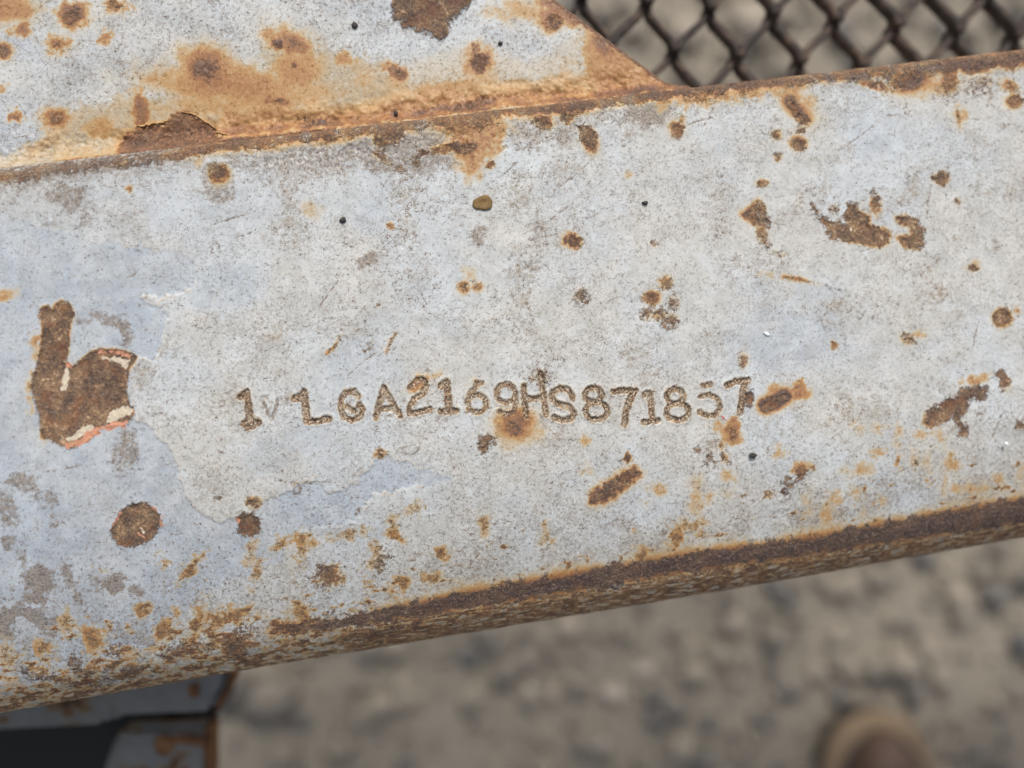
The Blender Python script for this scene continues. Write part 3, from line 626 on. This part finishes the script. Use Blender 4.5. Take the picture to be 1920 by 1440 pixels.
for x, y, rx, ry, a, am in ((358, 1065, 8, 24, 38, .75), (305, 1058, 7, 10, 0, .7), (188, 1066, 5, 5, 0, .6), (470, 1040, 10, 22, 25, .55), (483, 1075, 7, 22, 10, .6), (530, 1022, 24, 9, -25, .65), (568, 1008, 18, 12, 0, .75), (565, 1045, 7, 18, 20, .7), (268, 1145, 16, 12, 0, .75), (310, 1180, 10, 26, 35, .8), (175, 1200, 22, 26, 20, .75), (75, 1216, 22, 14, 0, .7), (125, 1168, 14, 17, 0, .6), (365, 1180, 12, 40, 10, .75), (420, 1158, 45, 12, -15, .8), (560, 1150, 20, 16, -20, .7), (810, 1085, 16, 13, 0, .65), (755, 1092, 12, 13, 0, .8), (828, 1038, 9, 9, 0, .8), (1022, 1006, 10, 16, 0, .6), (910, 982, 7, 13, 0, .6), (735, 978, 8, 7, 0, .7), (742, 1006, 10, 6, 30, .75), (775, 955, 16, 9, -20, .5), (1265, 1010, 13, 14, 0, .85), (1205, 1040, 16, 16, 0, .75), (1290, 985, 24, 12, 0, .6), (1320, 1000, 12, 9, 0, .6), (700, 1045, 9, 26, 15, .6), (650, 1000, 30, 10, -10, .55), (18, 1302, 7, 6, 0, .8), (10, 1228, 16, 26, 0, .5)):
    B.soft('stain', E(x, y, rx, ry, a), am * .66, 5.5, 5, 5); B.soft('worn', E(x, y, rx * 1.1, ry * 1.1, a), am * .8, 6, 5, 5)
    W, dq = B.field(E(x, y, rx * .62, ry * .62, a), 4, 4, 20); B.rust[W] = np.maximum(B.rust[W], sstep(6, -6, dq) * am * .78)
for x, y, rx, ry, a in ((613, 1080, 24, 18, 0), (222, 1226, 18, 8, 10), (142, 1245, 10, 16, -30), (158, 1262, 18, 8, 10), (70, 1266, 26, 6, 12), (80, 1275, 5, 10, 0), (360, 1214, 46, 10, -12), (430, 1196, 40, 10, -14), (570, 1172, 46, 9, -12), (230, 1262, 40, 10, -5), (150, 1280, 36, 8, 0), (310, 1215, 14, 8, 0), (700, 1190, 30, 7, -10), (715, 1052, 10, 18, 10), (440, 1215, 22, 16, 0)):
    B.rusty(E(x, y, rx, ry, a), .8, 6, 5, .35, .04, 5, 4, .5)
B.hard('white', S(5, (1810, 1004), (1740, 1015), (1715, 1016)), .3, 3)
rs = np.random.RandomState(12)
for q_ in range(70):                                # fine scratches, mostly along and across the tube
    x, y = rs.uniform(0, 1920), rs.uniform(180, 1150); a = rs.choice([rs.normal(-.15, .15), rs.normal(-1.1, .35), rs.normal(-.6, .4)]); L = rs.uniform(12, 90)
    pts = [(x, y), (x + L * .5 * math.cos(a) + rs.normal(0, 1.5), y + L * .5 * math.sin(a) + rs.normal(0, 1.5)), (x + L * math.cos(a), y + L * math.sin(a))]
    W, dq = B.field(('s', pts, .7), .3, .8, 12); f_ = sstep(1.6, -.4, dq); B.H[W] -= .03 * f_
    if rs.rand() < .45: B.worn[W] = np.maximum(B.worn[W], f_ * rs.uniform(.35, .8))
    else: B.white[W] = np.maximum(B.white[W], f_ * rs.uniform(.25, .42))
for q_ in range(26):
    x, y, r = rs.uniform(0, 1920), rs.uniform(220, 1050), rs.uniform(5, 15)
    B.blister(E(x, y, r, r * rs.uniform(.6, 1.1), rs.uniform(0, 90)), .05, rs.uniform(.15, .5))
# corner lines of relief
B.H += dense * (0.020 * B.w1 + .008 * B.w2)
B.H += dense * np.clip(B.rust, 0, 1) * (0.035 * B.w2 + .03 * fbm(B.x * 3.1, B.y * 3.1, 2, 71))
B.H += dense * 0.05 * B.w3
offf = (1 - dense) * sstep(-.1, .5, B.w3 + B.w1 * .5)
B.stain = np.maximum(B.stain, offf * .5); B.rust = np.maximum(B.rust, offf * .4)
for a in ('rust', 'stain', 'orange', 'white', 'worn', 'blue', 'dark', 'mark'): setattr(B, a, np.clip(getattr(B, a), 0, 1))
tube = thing('steel_tube', 'weathered light grey steel tube with rust spots and a stamped serial number', 'steel tube', (0, (yt + yb_) / 2, -DEPTH))
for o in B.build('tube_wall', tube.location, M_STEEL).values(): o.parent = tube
del P, Nv

# ================================================================== CORNER PLATE BEHIND THE TUBE
PZ = -0.0038
e0, e1 = unproject(1050, 0, PZ), unproject(1276, 170, PZ)
sl_ = (e0[0] - e1[0]) / (e0[1] - e1[1])
ymax_in = unproject(0, -60, PZ)[1]
ysd = np.concatenate([np.arange(yt - .0006, ymax_in, .00021), np.arange(ymax_in + .002, ymax_in + .09, .003)])
LX = np.concatenate([np.linspace(-.32, -.105, 40), np.arange(-.103, 0.0, .00021)])
t_ = np.linspace(0, 1, 230)[1:]
TH = 0.006
nedge = 9
cols = len(LX) + len(t_) + nedge + 3
P = np.zeros((len(ysd), cols, 3)); Nv = np.zeros_like(P); Nv[..., 2] = 1
xr = e1[0] + sl_ * (ysd - e1[1]) - 0.0016
P[:, :len(LX), 0] = LX[None]
P[:, len(LX):len(LX) + len(t_), 0] = t_[None] * xr[:, None]
P[..., 1] = ysd[:, None]; P[..., 2] = PZ
c0 = len(LX) + len(t_)
for i in range(nedge):
    a = math.pi / 2 * (i + 1) / nedge
    P[:, c0 + i, 0] = xr + 0.0016 * math.sin(a); P[:, c0 + i, 2] = PZ - 0.0016 * (1 - math.cos(a))
    Nv[:, c0 + i, 0] = math.sin(a) * .8; Nv[:, c0 + i, 1] = math.sin(a) * .6; Nv[:, c0 + i, 2] = math.cos(a)
for i, z in enumerate((-.003, -.0055, -.006)):
    P[:, c0 + nedge + i, 0] = xr + (.0016 if i < 2 else -.03); P[:, c0 + nedge + i, 2] = PZ + z
    Nv[:, c0 + nedge + i] = (.8, .6, 0) if i < 2 else (0, 0, -1)
G = Surf(P, Nv); G.r_off = 0; G.gr = .16
fil = np.clip((ysd - yt) / .0032, 0, 1); G.H += (1.9 * (1 - fil) ** 2)[:, None]          # weld fillet against the tube
G.H += .05 * G.w3 + .02 * G.w1 + .008 * G.w2
G.H += np.exp(-((ysd - yt - .0022) / .0022) ** 2)[:, None] * (.35 * G.w1 + .45 * G.w3 + .12 * G.w2)
G.blue += np.clip(.25 + .35 * G.w3, 0, .6)
stp = PL((-200, 330), (0, 300), (60, 278), (95, 220), (140, 205), (215, 190), (245, 165), (310, 182), (318, 135), (345, 105), (370, 88), (400, 108), (440, 138), (490, 120), (498, 85), (508, 65), (545, 70), (590, 78), (640, 105), (700, 112), (760, 150), (860, 150), (1000, 160), (1075, 130), (1100, 40), (1400, 200), (1300, 400), (-200, 400))
G.soft('stain', stp, .29, 14, 8, 6)
G.stain *= 1 + .4 * G.w3 + .15 * G.w1
G.soft('worn', stp, .55, 20, 8, 6)
for sh, am, fl in ((E(390, 132, 46, 36, 15), .62, 18), (E(385, 130, 22, 16), .85, 14), (E(545, 80, 28, 14, 20), .68, 14), (E(430, 160, 100, 26, 5), .55, 22), (E(560, 130, 40, 30, 0), .5, 20), (E(262, 205, 13, 22), .72, 9), (E(105, 222, 16, 14), .7, 12), (E(190, 240, 30, 16), .45, 14), (E(520, 188, 16, 10), .7, 9),
                   (S(10, (420, 225), (520, 212), (620, 222), (700, 212), (800, 190), (960, 182), (1090, 175)), .52, 13), (S(8, (240, 270), (420, 250), (620, 238), (760, 225), (900, 205), (1100, 190)), .66, 9), (E(880, 200, 40, 9, -8), .9, 10), (E(830, 205, 60, 6, -7), .85, 8),
                   (E(10, 12, 45, 22, 10), .55, 15), (E(137, 27, 24, 18), .75, 9), (E(37, 55, 13, 8, -20), .65, 6), (E(107, 83, 15, 9), .7, 8), (E(0, 95, 14, 14), .8, 8), (E(215, 14, 18, 10), .55, 7), (E(197, 68, 6, 8), .6, 5), (E(28, 220, 8, 6), .7, 4), (E(145, 82, 6, 3), .4, 4), (E(6, 168, 4, 5), .5, 3),
                   (E(897, 113, 17, 20, 15), .85, 8), (E(897, 118, 32, 30), .42, 14), (E(741, 134, 16, 9, 25), .75, 7), (E(745, 150, 24, 22), .35, 12), (E(650, 112, 12, 10), .5, 8), (E(900, 160, 30, 26), .42, 16), (E(1010, 172, 60, 12, -8), .46, 12), (E(820, 175, 60, 16, -8), .44, 14),
                   (PL((1096, 45), (1300, 180), (1240, 190), (1098, 205)), .46, 8), (S(26, (240, 262), (430, 240), (640, 222), (900, 190), (1110, 165)), .40, 16), (S(15, (450, 245), (640, 228), (760, 215), (900, 196), (1000, 186)), .52, 10), (E(470, 190, 150, 30, -6), .42, 20), (PL((640, 110), (760, 120), (860, 90), (1000, 120), (1090, 60), (1095, 200), (640, 250)), .22, 20), (E(1160, 125, 34, 24, 30), .46, 14), (S(9, (1030, -10), (1110, 50), (1190, 105), (1290, 178)), .66, 9), (E(1125, 82, 20, 12, 20), .75, 9), (S(9, (1115, 182), (1200, 172), (1270, 168)), .76, 10), (E(1205, 150, 50, 14, 30), .50, 14), (E(1035, 30, 24, 20), .6, 12), (E(980, 20, 40, 14), .4, 12), (E(1050, 12, 36, 20, 30), .68, 10)):
    G.soft('stain', sh, min(am * 1.14, 1), fl * 1.2, 4, 3)
RG = G.rusty
RG(E(137, 27, 14, 11), .6, 7, 8, .3, 0); RG(E(105, 222, 8, 7), .7, 4, 6, .3, .04); RG(E(107, 84, 8, 4), .6, 4, 5, .3, .03); RG(E(0, 96, 7, 8), .7, 4, 5, .3); RG(E(217, 12, 14, 8), .55, 4, 5, .3); G.soft('worn', E(208, 48, 14, 18), .4, 6)
RG(E(897, 112, 12, 14, 15), .75, 5, 6, .5, .05); RG(E(741, 133, 9, 4, 25), .85, 3, 5, .4, .08); RG(E(388, 132, 16, 10), .5, 8, 8, .3, .0); RG(E(519, 187, 9, 4), .8, 3, 5, .3, .05); RG(E(522, 82, 9, 8), .6, 3, 5, .4, -.05); RG(E(553, 122, 7, 5, 30), .7, 3, 7, .7, .06); G.hard('orange', E(565, 135, 9, 5, 10), .45, 5)
RG(PL((735, 12), (745, -20), (900, -20), (862, 22), (845, 45), (828, 78), (812, 66), (780, 56), (755, 52), (740, 32)), 1, 3, 7, .5, -.25, 3, 2, .25, piece=('rust_patch', 'thick rust scab at the top edge of the photo'))
RG(S(3, (1030, -10), (1110, 50), (1190, 108), (1290, 182)), .42, 6, 6, .3, .0, 4, 3)
RG(E(1040, 40, 14, 14), .5, 5, 6, .3)
# spalled paint over the weld: bare brown rust below two lifted paint edges
spall = PL((228, 272), (235, 250), (262, 240), (312, 231), (322, 214), (345, 210), (368, 218), (385, 232), (402, 242), (412, 258), (428, 264), (470, 262), (620, 244), (640, 248), (620, 262), (440, 280), (300, 300), (232, 312))
RG(spall, .36, 2.2, 6, .5, .09, 1.5, 1.5, piece=('rust_patch', 'bare brown rust where paint has spalled off along the seam'))
G.soft('stain', spall, .80, 6, 3, 3)
G.hard('orange', S(3, (430, 262), (520, 255), (610, 246)), .38, 4, 3, 4); G.hard('orange', E(275, 285, 14, 9), .42, 5, 4, 4); G.hard('orange', E(370, 262, 30, 12), .36, 8, 5, 5); G.hard('orange', E(250, 268, 14, 10), .33, 8, 5, 5); G.soft('worn', E(330, 262, 30, 16), .5, 10)
RG(E(880, 205, 26, 6, -8), .55, 7, 8, .4, 0, 3, 3, .4); RG(E(600, 232, 26, 8, 8), .5, 6, 8, .3, 0, 3, 3, .6)
seam = sd_seg(G.PX, G.PY, [(-100, 345), (250, 297), (440, 270), (640, 246), (860, 217), (1100, 190), (1300, 168)]) + 6 * G.w1 + 3 * G.w2
sm_ = sstep(7 + 5 * sstep(200, 700, G.PX), 0, seam) * np.clip(.55 + .5 * G.w3 + .25 * sstep(200, 500, G.PX), 0, 1)
G.stain = np.maximum(G.stain, sm_ * .95); G.rust = np.maximum(G.rust, sm_ * .40 * np.clip(.7 + G.w1, 0, 1))
edgew = np.zeros_like(G.H); edgew[:, c0:] = 1
G.rust = np.maximum(G.rust, edgew * (.42 + .3 * G.w1)); G.stain = np.maximum(G.stain, edgew * .82)
G.worn = np.maximum(G.worn, np.clip(.25 + .25 * G.w3 + .12 * G.w1, 0, .6) * (1 - .5 * G.blue))
G.H += np.clip(G.rust, 0, 1) * (0.05 * G.w2 + .04 * fbm(G.x * 3.1, G.y * 3.1, 2, 71))
for a in ('rust', 'stain', 'orange', 'white', 'worn', 'blue', 'dark', 'mark'): setattr(G, a, np.clip(getattr(G, a), 0, 1))
pb = unproject(500, 100, PZ - TH)
plate = thing('corner_plate', 'grey painted steel corner plate with slanting rusty edge, joined behind the tube', 'steel plate', tuple(pb))
for o in G.build('plate_sheet', plate.location, M_STEEL).values(): o.parent = plate

# lifted curls of paint along the spalled seam
def flake(pts, width, lift, name='paint_flake'):
    rows = 7
    V, A1 = [], []
    n = len(pts)
    for i, (x, y) in enumerate(pts):
        ii = np.unravel_index(np.argmin(np.abs(G.PX - x) + np.abs(G.PY - y)), G.PX.shape); q = G.P[ii] + G.N[ii] * G.H[ii] * MM; taper = math.sin(math.pi * (i + .35) / (n - .3)) ** .6
        for j in range(rows):
            f = j / (rows - 1)
            V.append((q[0] - pb[0], q[1] - pb[1] + width * taper * (1 - f) * 1.0, q[2] - pb[2] + lift * taper * f ** 2 + .00006 - .00012 * (1 - f)))
    F = [[i * rows + j, (i + 1) * rows + j, (i + 1) * rows + j + 1, i * rows + j + 1] for i in range(n - 1) for j in range(rows - 1)]
    V = np.array(V); k = len(V)
    o = np_mesh(name, V, np.array(F), M_STEEL, plate, None, {'m1': np.tile([0, .45, 0, 0], (k, 1)), 'm2': np.tile([.5, 0, 0, 0], (k, 1))})
    so_ = o.modifiers.new('thick', 'SOLIDIFY'); so_.thickness = .00012
    return o
def dense_path(p, n=16):
    p = np.array(p, float); L = np.r_[0, np.cumsum(np.hypot(*np.diff(p, axis=0).T))]
    s_ = np.linspace(0, L[-1], n); r = np.random.RandomState(len(p))
    return [(np.interp(a, L, p[:, 0]), np.interp(a, L, p[:, 1]) + r.uniform(-.8, .8)) for a in s_]
flake(dense_path([(256, 238), (275, 237), (295, 234), (316, 229)]), .0005, .00025)
flake(dense_path([(340, 211), (358, 213), (372, 221), (384, 231), (398, 236), (406, 248), (410, 258)], 22), .0004, .00010)
flake(dense_path([(408, 252), (418, 255), (428, 259)], 8), .0003, .00015)

# ================================================================== EXPANDED METAL DECK
def mesh_mat():
    t = NT('rusty_brown_expanded_metal')
    n = t.noise(0.35, 4, 0.6); n2 = t.noise(1.5, 3)
    c = t.ramp(n, [(0.3, srgb(34, 28, 26)), (0.5, srgb(58, 47, 41)), (0.7, srgb(98, 78, 64))])
    return t.set(Base_Color=c, Roughness=0.75, Normal=t.bump(n2, 0.0002))
M_MESH = mesh_mat()
MZ = -0.032
bA0, bA1 = unproject(1262, 98, MZ), unproject(1497, 118, MZ)         # knuckles of one row, two pitches apart
pv = (bA1 - bA0) / 2
bB = unproject(1330, 20, MZ)
hv = bB - (bA0 + pv / 2)
deck = thing('expanded_metal_deck', 'dark brown rusty expanded metal mesh below the tube, blurred', 'metal mesh', (bA0[0], bA0[1], MZ - .0015))
def strand(row):
    """one zigzag ribbon of the sheet, from knuckle row to knuckle row"""
    path = []
    for i in range(-14, 16):
        b0 = bA0 + hv * row + pv * i + (pv * .5 if row % 2 else 0)
        path += [(b0 - pv * .035 - hv * .01), (b0 + pv * .035 - hv * .01), (b0 + pv * .075 + hv * .21), (b0 + pv * .425 + hv * .79), (b0 + pv * .465 + hv * 1.01), (b0 + pv * .535 + hv * 1.01), (b0 + pv * .575 + hv * .79), (b0 + pv * .925 + hv * .21)]
    path = np.array(path)
    w2_, h2 = .00075, .0015
    V, F = [], []
    for i, p in enumerate(path):
        a = path[max(i - 1, 0)]; b = path[min(i + 1, len(path) - 1)]
        dvec = b - a; dvec /= np.linalg.norm(dvec); side = np.array([-dvec[1], dvec[0], 0])
        ph = i % 8
        up = .0008 if ph in (0, 1, 2, 7) else -.0008                        # the strand leans: low at one knuckle, high at the next
        tw = .12
        s_ = side * math.cos(tw) + np.array([0, 0, math.sin(tw)]); n_ = np.cross(dvec, s_)
        c = p + np.array([0, 0, up])
        ring_ = [(-w2_, -h2), (w2_ * .7, -h2), (w2_, -h2 * .6), (w2_, h2 * .6), (w2_ * .7, h2), (-w2_ * .7, h2), (-w2_, h2 * .6), (-w2_, -h2 * .6)]
        for a_, b_ in ring_: V.append(c + s_ * a_ + n_ * b_ - np.array(deck.location))
        if i:
            o = i * 8; q = o - 8
            for j in range(8): F.append([q + j, q + (j + 1) % 8, o + (j + 1) % 8, o + j])
    F += [[7, 6, 5, 4], [7, 4, 3, 0], [3, 2, 1, 0]]
    m_ = len(V) - 8
    F += [[m_ + 4, m_ + 5, m_ + 6, m_ + 7], [m_, m_ + 3, m_ + 4, m_ + 7], [m_, m_ + 1, m_ + 2, m_ + 3]]
    np_mesh('strand', np.array(V), np.array(F), M_MESH, deck)
for row in range(-5, 23): strand(row)

# ================================================================== BRACKET UNDER THE TUBE, LOWER LEFT
def slab(name, pix, z, th, mat, parent, bev=.0012, base=None):
    b = bmesh.new()
    pts = [unproject(x, y, z) - np.array(base) for x, y in pix]
    vs_ = [b.verts.new(p) for p in pts]
    f = b.faces.new(vs_)
    if f.normal.z < 0: f.normal_flip()
    r = bmesh.ops.extrude_face_region(b, geom=[f])
    bmesh.ops.translate(b, verts=[v for v in r['geom'] if isinstance(v, bmesh.types.BMVert)], vec=(0, 0, -th))
    bmesh.ops.recalc_face_normals(b, faces=b.faces)
    bmesh.ops.bevel(b, geom=[e for e in b.edges], offset=bev, segments=2, affect='EDGES', clamp_overlap=True)
    return bm_obj(name, b, mat, parent, False)
bz = -.048
bb = unproject(150, 1390, -.11)
brk = thing('mounting_bracket', 'grey painted steel bracket with rusty edge under the tube, blurred', 'bracket', tuple(bb))
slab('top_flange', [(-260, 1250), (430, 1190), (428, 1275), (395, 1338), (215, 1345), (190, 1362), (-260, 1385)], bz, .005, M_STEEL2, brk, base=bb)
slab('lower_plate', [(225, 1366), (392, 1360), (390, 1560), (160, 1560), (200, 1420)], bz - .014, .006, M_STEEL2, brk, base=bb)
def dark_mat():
    t = NT('gap_shade_black'); n = t.noise(0.2, 4)
    return t.set(Base_Color=t.mix(n, srgb(9, 8, 9), srgb(26, 24, 24)), Roughness=0.7, Normal=t.bump(t.noise(1.0, 3), .0002))  # near black: shade inside the bracket's gap put into the colour
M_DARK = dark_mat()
slab('gap_shade_back', [(-260, 1300), (230, 1300), (215, 1560), (-260, 1560)], bz - .050, .006, M_DARK, brk, base=bb)  # dark sheet added behind the gap to stand for its shade
slab('gap_shade_fill', [(150, 1330), (404, 1316), (394, 1364), (150, 1385)], bz - .020, .020, M_DARK, brk, base=bb)  # dark block added to fill the slit with shade

M_RUSTY = (lambda t: t.set(Base_Color=t.ramp(t.noise(0.25, 4, .6), [(0.3, srgb(66, 44, 30)), (0.5, srgb(112, 76, 46)), (0.7, srgb(136, 100, 62))]), Roughness=.9, Normal=t.bump(t.noise(1.2, 3), .0003)))(NT('rusted_cut_edge'))
slab('flange_edge', [(430, 1200), (441, 1206), (438, 1278), (404, 1342), (396, 1336), (429, 1274)], bz + .0004, .0056, M_RUSTY, brk, .0008, base=bb)
slab('plate_edge', [(380, 1361), (396, 1360), (394, 1560), (378, 1560)], bz - .0136, .0068, M_RUSTY, brk, .0008, base=bb)
slab('rust_patch', [(286, 1400), (292, 1382), (310, 1378), (326, 1386), (326, 1404), (314, 1420), (296, 1418)], bz - .0133, .0008, M_RUSTY, brk, .0003, base=bb)
slab('rust_patch', [(320, 1380), (352, 1376), (384, 1378), (384, 1402), (352, 1398), (326, 1396)], bz - .0136, .0008, M_RUSTY, brk, .0003, base=bb)
slab('rust_patch', [(355, 1284), (372, 1282), (374, 1304), (362, 1312), (352, 1304)], bz + .0005, .0008, M_RUSTY, brk, .0003, base=bb)
# ================================================================== BOOT
def boot_mats():
    t = NT('brown_leather'); n = t.noise(0.12, 4, .6); n2 = t.noise(1.2, 4)
    a = t.set(Base_Color=t.mix(n, srgb(76, 58, 48), srgb(112, 88, 74)), Roughness=.6, Normal=t.bump(n2, .0003))
    t = NT('tan_rubber_welt'); n = t.noise(0.15, 4)
    b_ = t.set(Base_Color=t.mix(n, srgb(112, 94, 74), srgb(140, 119, 94)), Roughness=.7, Normal=t.bump(t.noise(1.0, 3), .0002))
    t = NT('dark_rubber_sole')
    c = t.set(Base_Color=t.mix(t.noise(.3, 3), srgb(40, 34, 32), srgb(62, 54, 48)), Roughness=.8)
    return a, b_, c
M_LEA, M_WELT, M_SOLE = boot_mats()
toe = unproject(1640, 1338, GZ + .022)
BA = math.radians(-94)                              # heel direction in the ground plane
bdir = np.array([math.cos(BA), math.sin(BA), 0]); bside = np.array([-bdir[1], bdir[0], 0])
boot = thing('work_boot', 'toe of a brown leather work boot with tan welt, standing on the gravel', 'boot', (toe[0] + bdir[0] * .13, toe[1] + bdir[1] * .13, GZ))
boot_base = np.array(boot.location)
def outline(tt):                                    # half width of the sole at tt metres behind the toe
    L = .30
    u = tt / L
    ks = [(0, 0), (.01, .35), (.03, .58), (.08, .82), (.16, .96), (.27, 1.0), (.45, .86), (.6, .72), (.78, .76), (.9, .70), (.97, .45), (1, 0)]
    return .043 * np.interp(u, [k_[0] for k_ in ks], [k_[1] for k_ in ks])
def loft(name, rings, mat, parent):
    n = len(rings[0]); V = np.concatenate(rings) - boot_base; F = []
    for i in range(len(rings) - 1):
        for j in range(n): F.append([i * n + j, i * n + (j + 1) % n, (i + 1) * n + (j + 1) % n, (i + 1) * n + j])
    b = bmesh.new(); vs_ = [b.verts.new(v) for v in V]
    for f in F: b.faces.new([vs_[q] for q in f])
    b.faces.new(vs_[:n][::-1]); b.faces.new(vs_[-n:])
    bmesh.ops.recalc_face_normals(b, faces=b.faces)
    return bm_obj(name, b, mat, parent)
def plan(scale, inset, n=48, z=0.0, t0=0.0, L=.30):
    out = []
    for k_ in range(n):
        a = 2 * math.pi * k_ / n
        tt = L / 2 * (1 - math.cos(a)); hw = max(outline(tt) - inset, .0005) * (1 if math.sin(a) >= 0 else -1)
        tt = inset + tt * (1 - 2 * inset / L)
        if abs(math.sin(a)) < 1e-6: hw = 0
        p = np.array([toe[0], toe[1], 0]) + bdir * tt + bside * hw; p[2] = GZ + z
        out.append(p)
    return np.array(out)
loft('sole', [plan(1, .003, z=.001), plan(1, .001, z=.004), plan(1, .001, z=.014), plan(1, .002, z=.0155)], M_SOLE, boot)
loft('welt', [plan(1, .001, z=.0157), plan(1, -.001, z=.018), plan(1, -.001, z=.021), plan(1, .002, z=.0235), plan(1, .011, z=.0238)], M_WELT, boot)
loft('rand', [plan(1, .0085, z=.0236), plan(1, .0085, z=.0262), plan(1, .0125, z=.0268)], M_SOLE, boot)  # dark ring added as the shaded crease between welt and upper
def upper():
    rings = []
    for k_ in range(25):                            # level slices: toe box low, instep rising to the shaft
        f = k_ / 24; z = .0236 + .12 * f
        ring_ = []
        tfront = .012 + (.012 * (1 - math.sqrt(max(0, 1 - min(f / .30, 1) ** 2))) * 2.2 if f < .30 else 0)
        tf = .0105 + (0.055 * (min(f, .30) / .30) ** 3.2) + (max(f - .30, 0) * .17)
        tb = .291 - .006 * f
        for j in range(40):
            a = 2 * math.pi * j / 40; c = (1 - math.cos(a)) / 2
            tt = tf + (tb - tf) * c
            wmax = (outline(min(max(tt, .006), .294)) - .008) * (1 - .30 * f) * (1 - .16 * (min(f, .3) / .3) ** 3)
            round_ = math.sin(a); hw = wmax * np.sign(round_) * abs(round_) ** (.55 if c < .5 else .7)
            p = np.array([toe[0], toe[1], 0]) + bdir * tt + bside * hw; p[2] = GZ + z
            ring_.append(p)
        rings.append(np.array(ring_))
    return loft('upper', rings, M_LEA, boot)
up = upper()
# toe cap seam, and a trouser cuff is out of the picture
b = bmesh.new()
sm = []
for j in range(15):
    a = math.pi * (j / 14 - .5); r_ = .040
    p = np.array([toe[0], toe[1], 0]) + bdir * (.078 + .01 * math.cos(a)) + bside * r_ * math.sin(a); p[2] = GZ + .0236 + .040 * math.cos(a) ** .7 if abs(a) < 1.55 else GZ + .026
    sm.append(p)
V, F = [], []
for i, p in enumerate(sm):
    for j in range(6):
        an = j * math.pi / 3; V.append(p + .0016 * (bdir * math.cos(an) + np.array([0, 0, 1]) * math.sin(an)) - boot_base)
    if i:
        for j in range(6): F.append([i * 6 - 6 + j, i * 6 - 6 + (j + 1) % 6, i * 6 + (j + 1) % 6, i * 6 + j])
b.free(); np_mesh('toe_cap_seam', np.array(V), np.array(F), M_SOLE, boot)

# ================================================================== SMALL THINGS LYING ON THE STEEL
def plain(name, c0_, c1_, sc_=2.0, rough=.7):
    t = NT(name); return t.set(Base_Color=t.mix(t.noise(sc_, 4), srgb(*c0_), srgb(*c1_)), Roughness=rough, Normal=t.bump(t.noise(sc_ * 2, 3), .00008))
M_SEED = plain('dry_seed_husk', (48, 36, 22), (158, 124, 70), 4.5); M_GRIT = plain('black_grit', (28, 26, 26), (62, 58, 54), 2.5)
M_PINK = plain('pink_fibre', (200, 84, 90), (226, 120, 120)); M_CRUMB = plain('white_crumb', (226, 232, 236), (246, 246, 246))
def lump(name, px, py, rx, ry, ang, h, mat, label, cat, z=0.0, seed=1, rim=0.0, group=None):
    c = unproject(px, py, z); s_ = DIST / FPX
    r = random.Random(seed); b = bmesh.new()
    bmesh.ops.create_icosphere(b, subdivisions=3, radius=1)
    for v in b.verts:
        x, y, zz = v.co; rad = math.hypot(x, y)
        j = 1 + .14 * math.sin(3.1 * x + seed) * math.cos(2.7 * y + seed * 2) + r.uniform(-.04, .04)
        dish = -rim * math.exp(-(rad / .62) ** 2) if zz > 0 else 0
        v.co = Vector((x * rx * s_ * j, y * ry * s_ * j, (zz + dish) * h * j))
    o = bm_obj(name, b, mat); o.location = (c[0], c[1], z + h * .45); o.rotation_euler = (0, 0, math.radians(ang))
    return tag(o, label, cat, group)
lump('seed_husk', 905, 381, 19.5, 14, 4, .00036, M_SEED, 'oval brown seed husk lying near the middle of the upper tube face', 'seed', seed=3, rim=1.1)
for i, (x, y, rx, ry, a, lab, z) in enumerate((
    (643, 413, 7, 5.5, 30, 'black grit grain lying left of the oval seed husk', 0),
    (1411, 854, 7.5, 5.5, -10, 'black grit grain lying below the end of the stamped number', 0),
    (1209, 381, 6, 4, 5, 'small dark grit grain right of the oval seed husk', 0),
    (665, 48, 5.5, 6, 0, 'dark grit grain on the pale corner plate, left of the rust scab', PZ),
    (938, 82, 4.5, 4, 20, 'tiny dark grit grain on the corner plate beside a round rust spot', PZ),
    (742, 213, 4, 5, 20, 'dark grit grain on the stained joint above the tube', PZ + .0006))):
    lump('grit_grain', x, y, rx, ry, a, .00028, M_GRIT, lab, 'grit', z, seed=i + 5, group='grit grains on the steel')
lump('fibre', 1356, 783, 6, 1.3, -52, .00010, M_PINK, 'short pink fibre beside the last stamped digits', 'fibre', seed=2)
lump('crumb', 1437, 626, 6, 3, -35, .0002, M_CRUMB, 'tiny white crumb above the end of the stamped number', 'crumb', seed=8, group='white crumbs on the steel')
lump('crumb', 1886, 832, 4, 4, 0, .0002, M_CRUMB, 'tiny white crumb near the right edge, below the branching rust patch', 'crumb', seed=9, group='white crumbs on the steel')
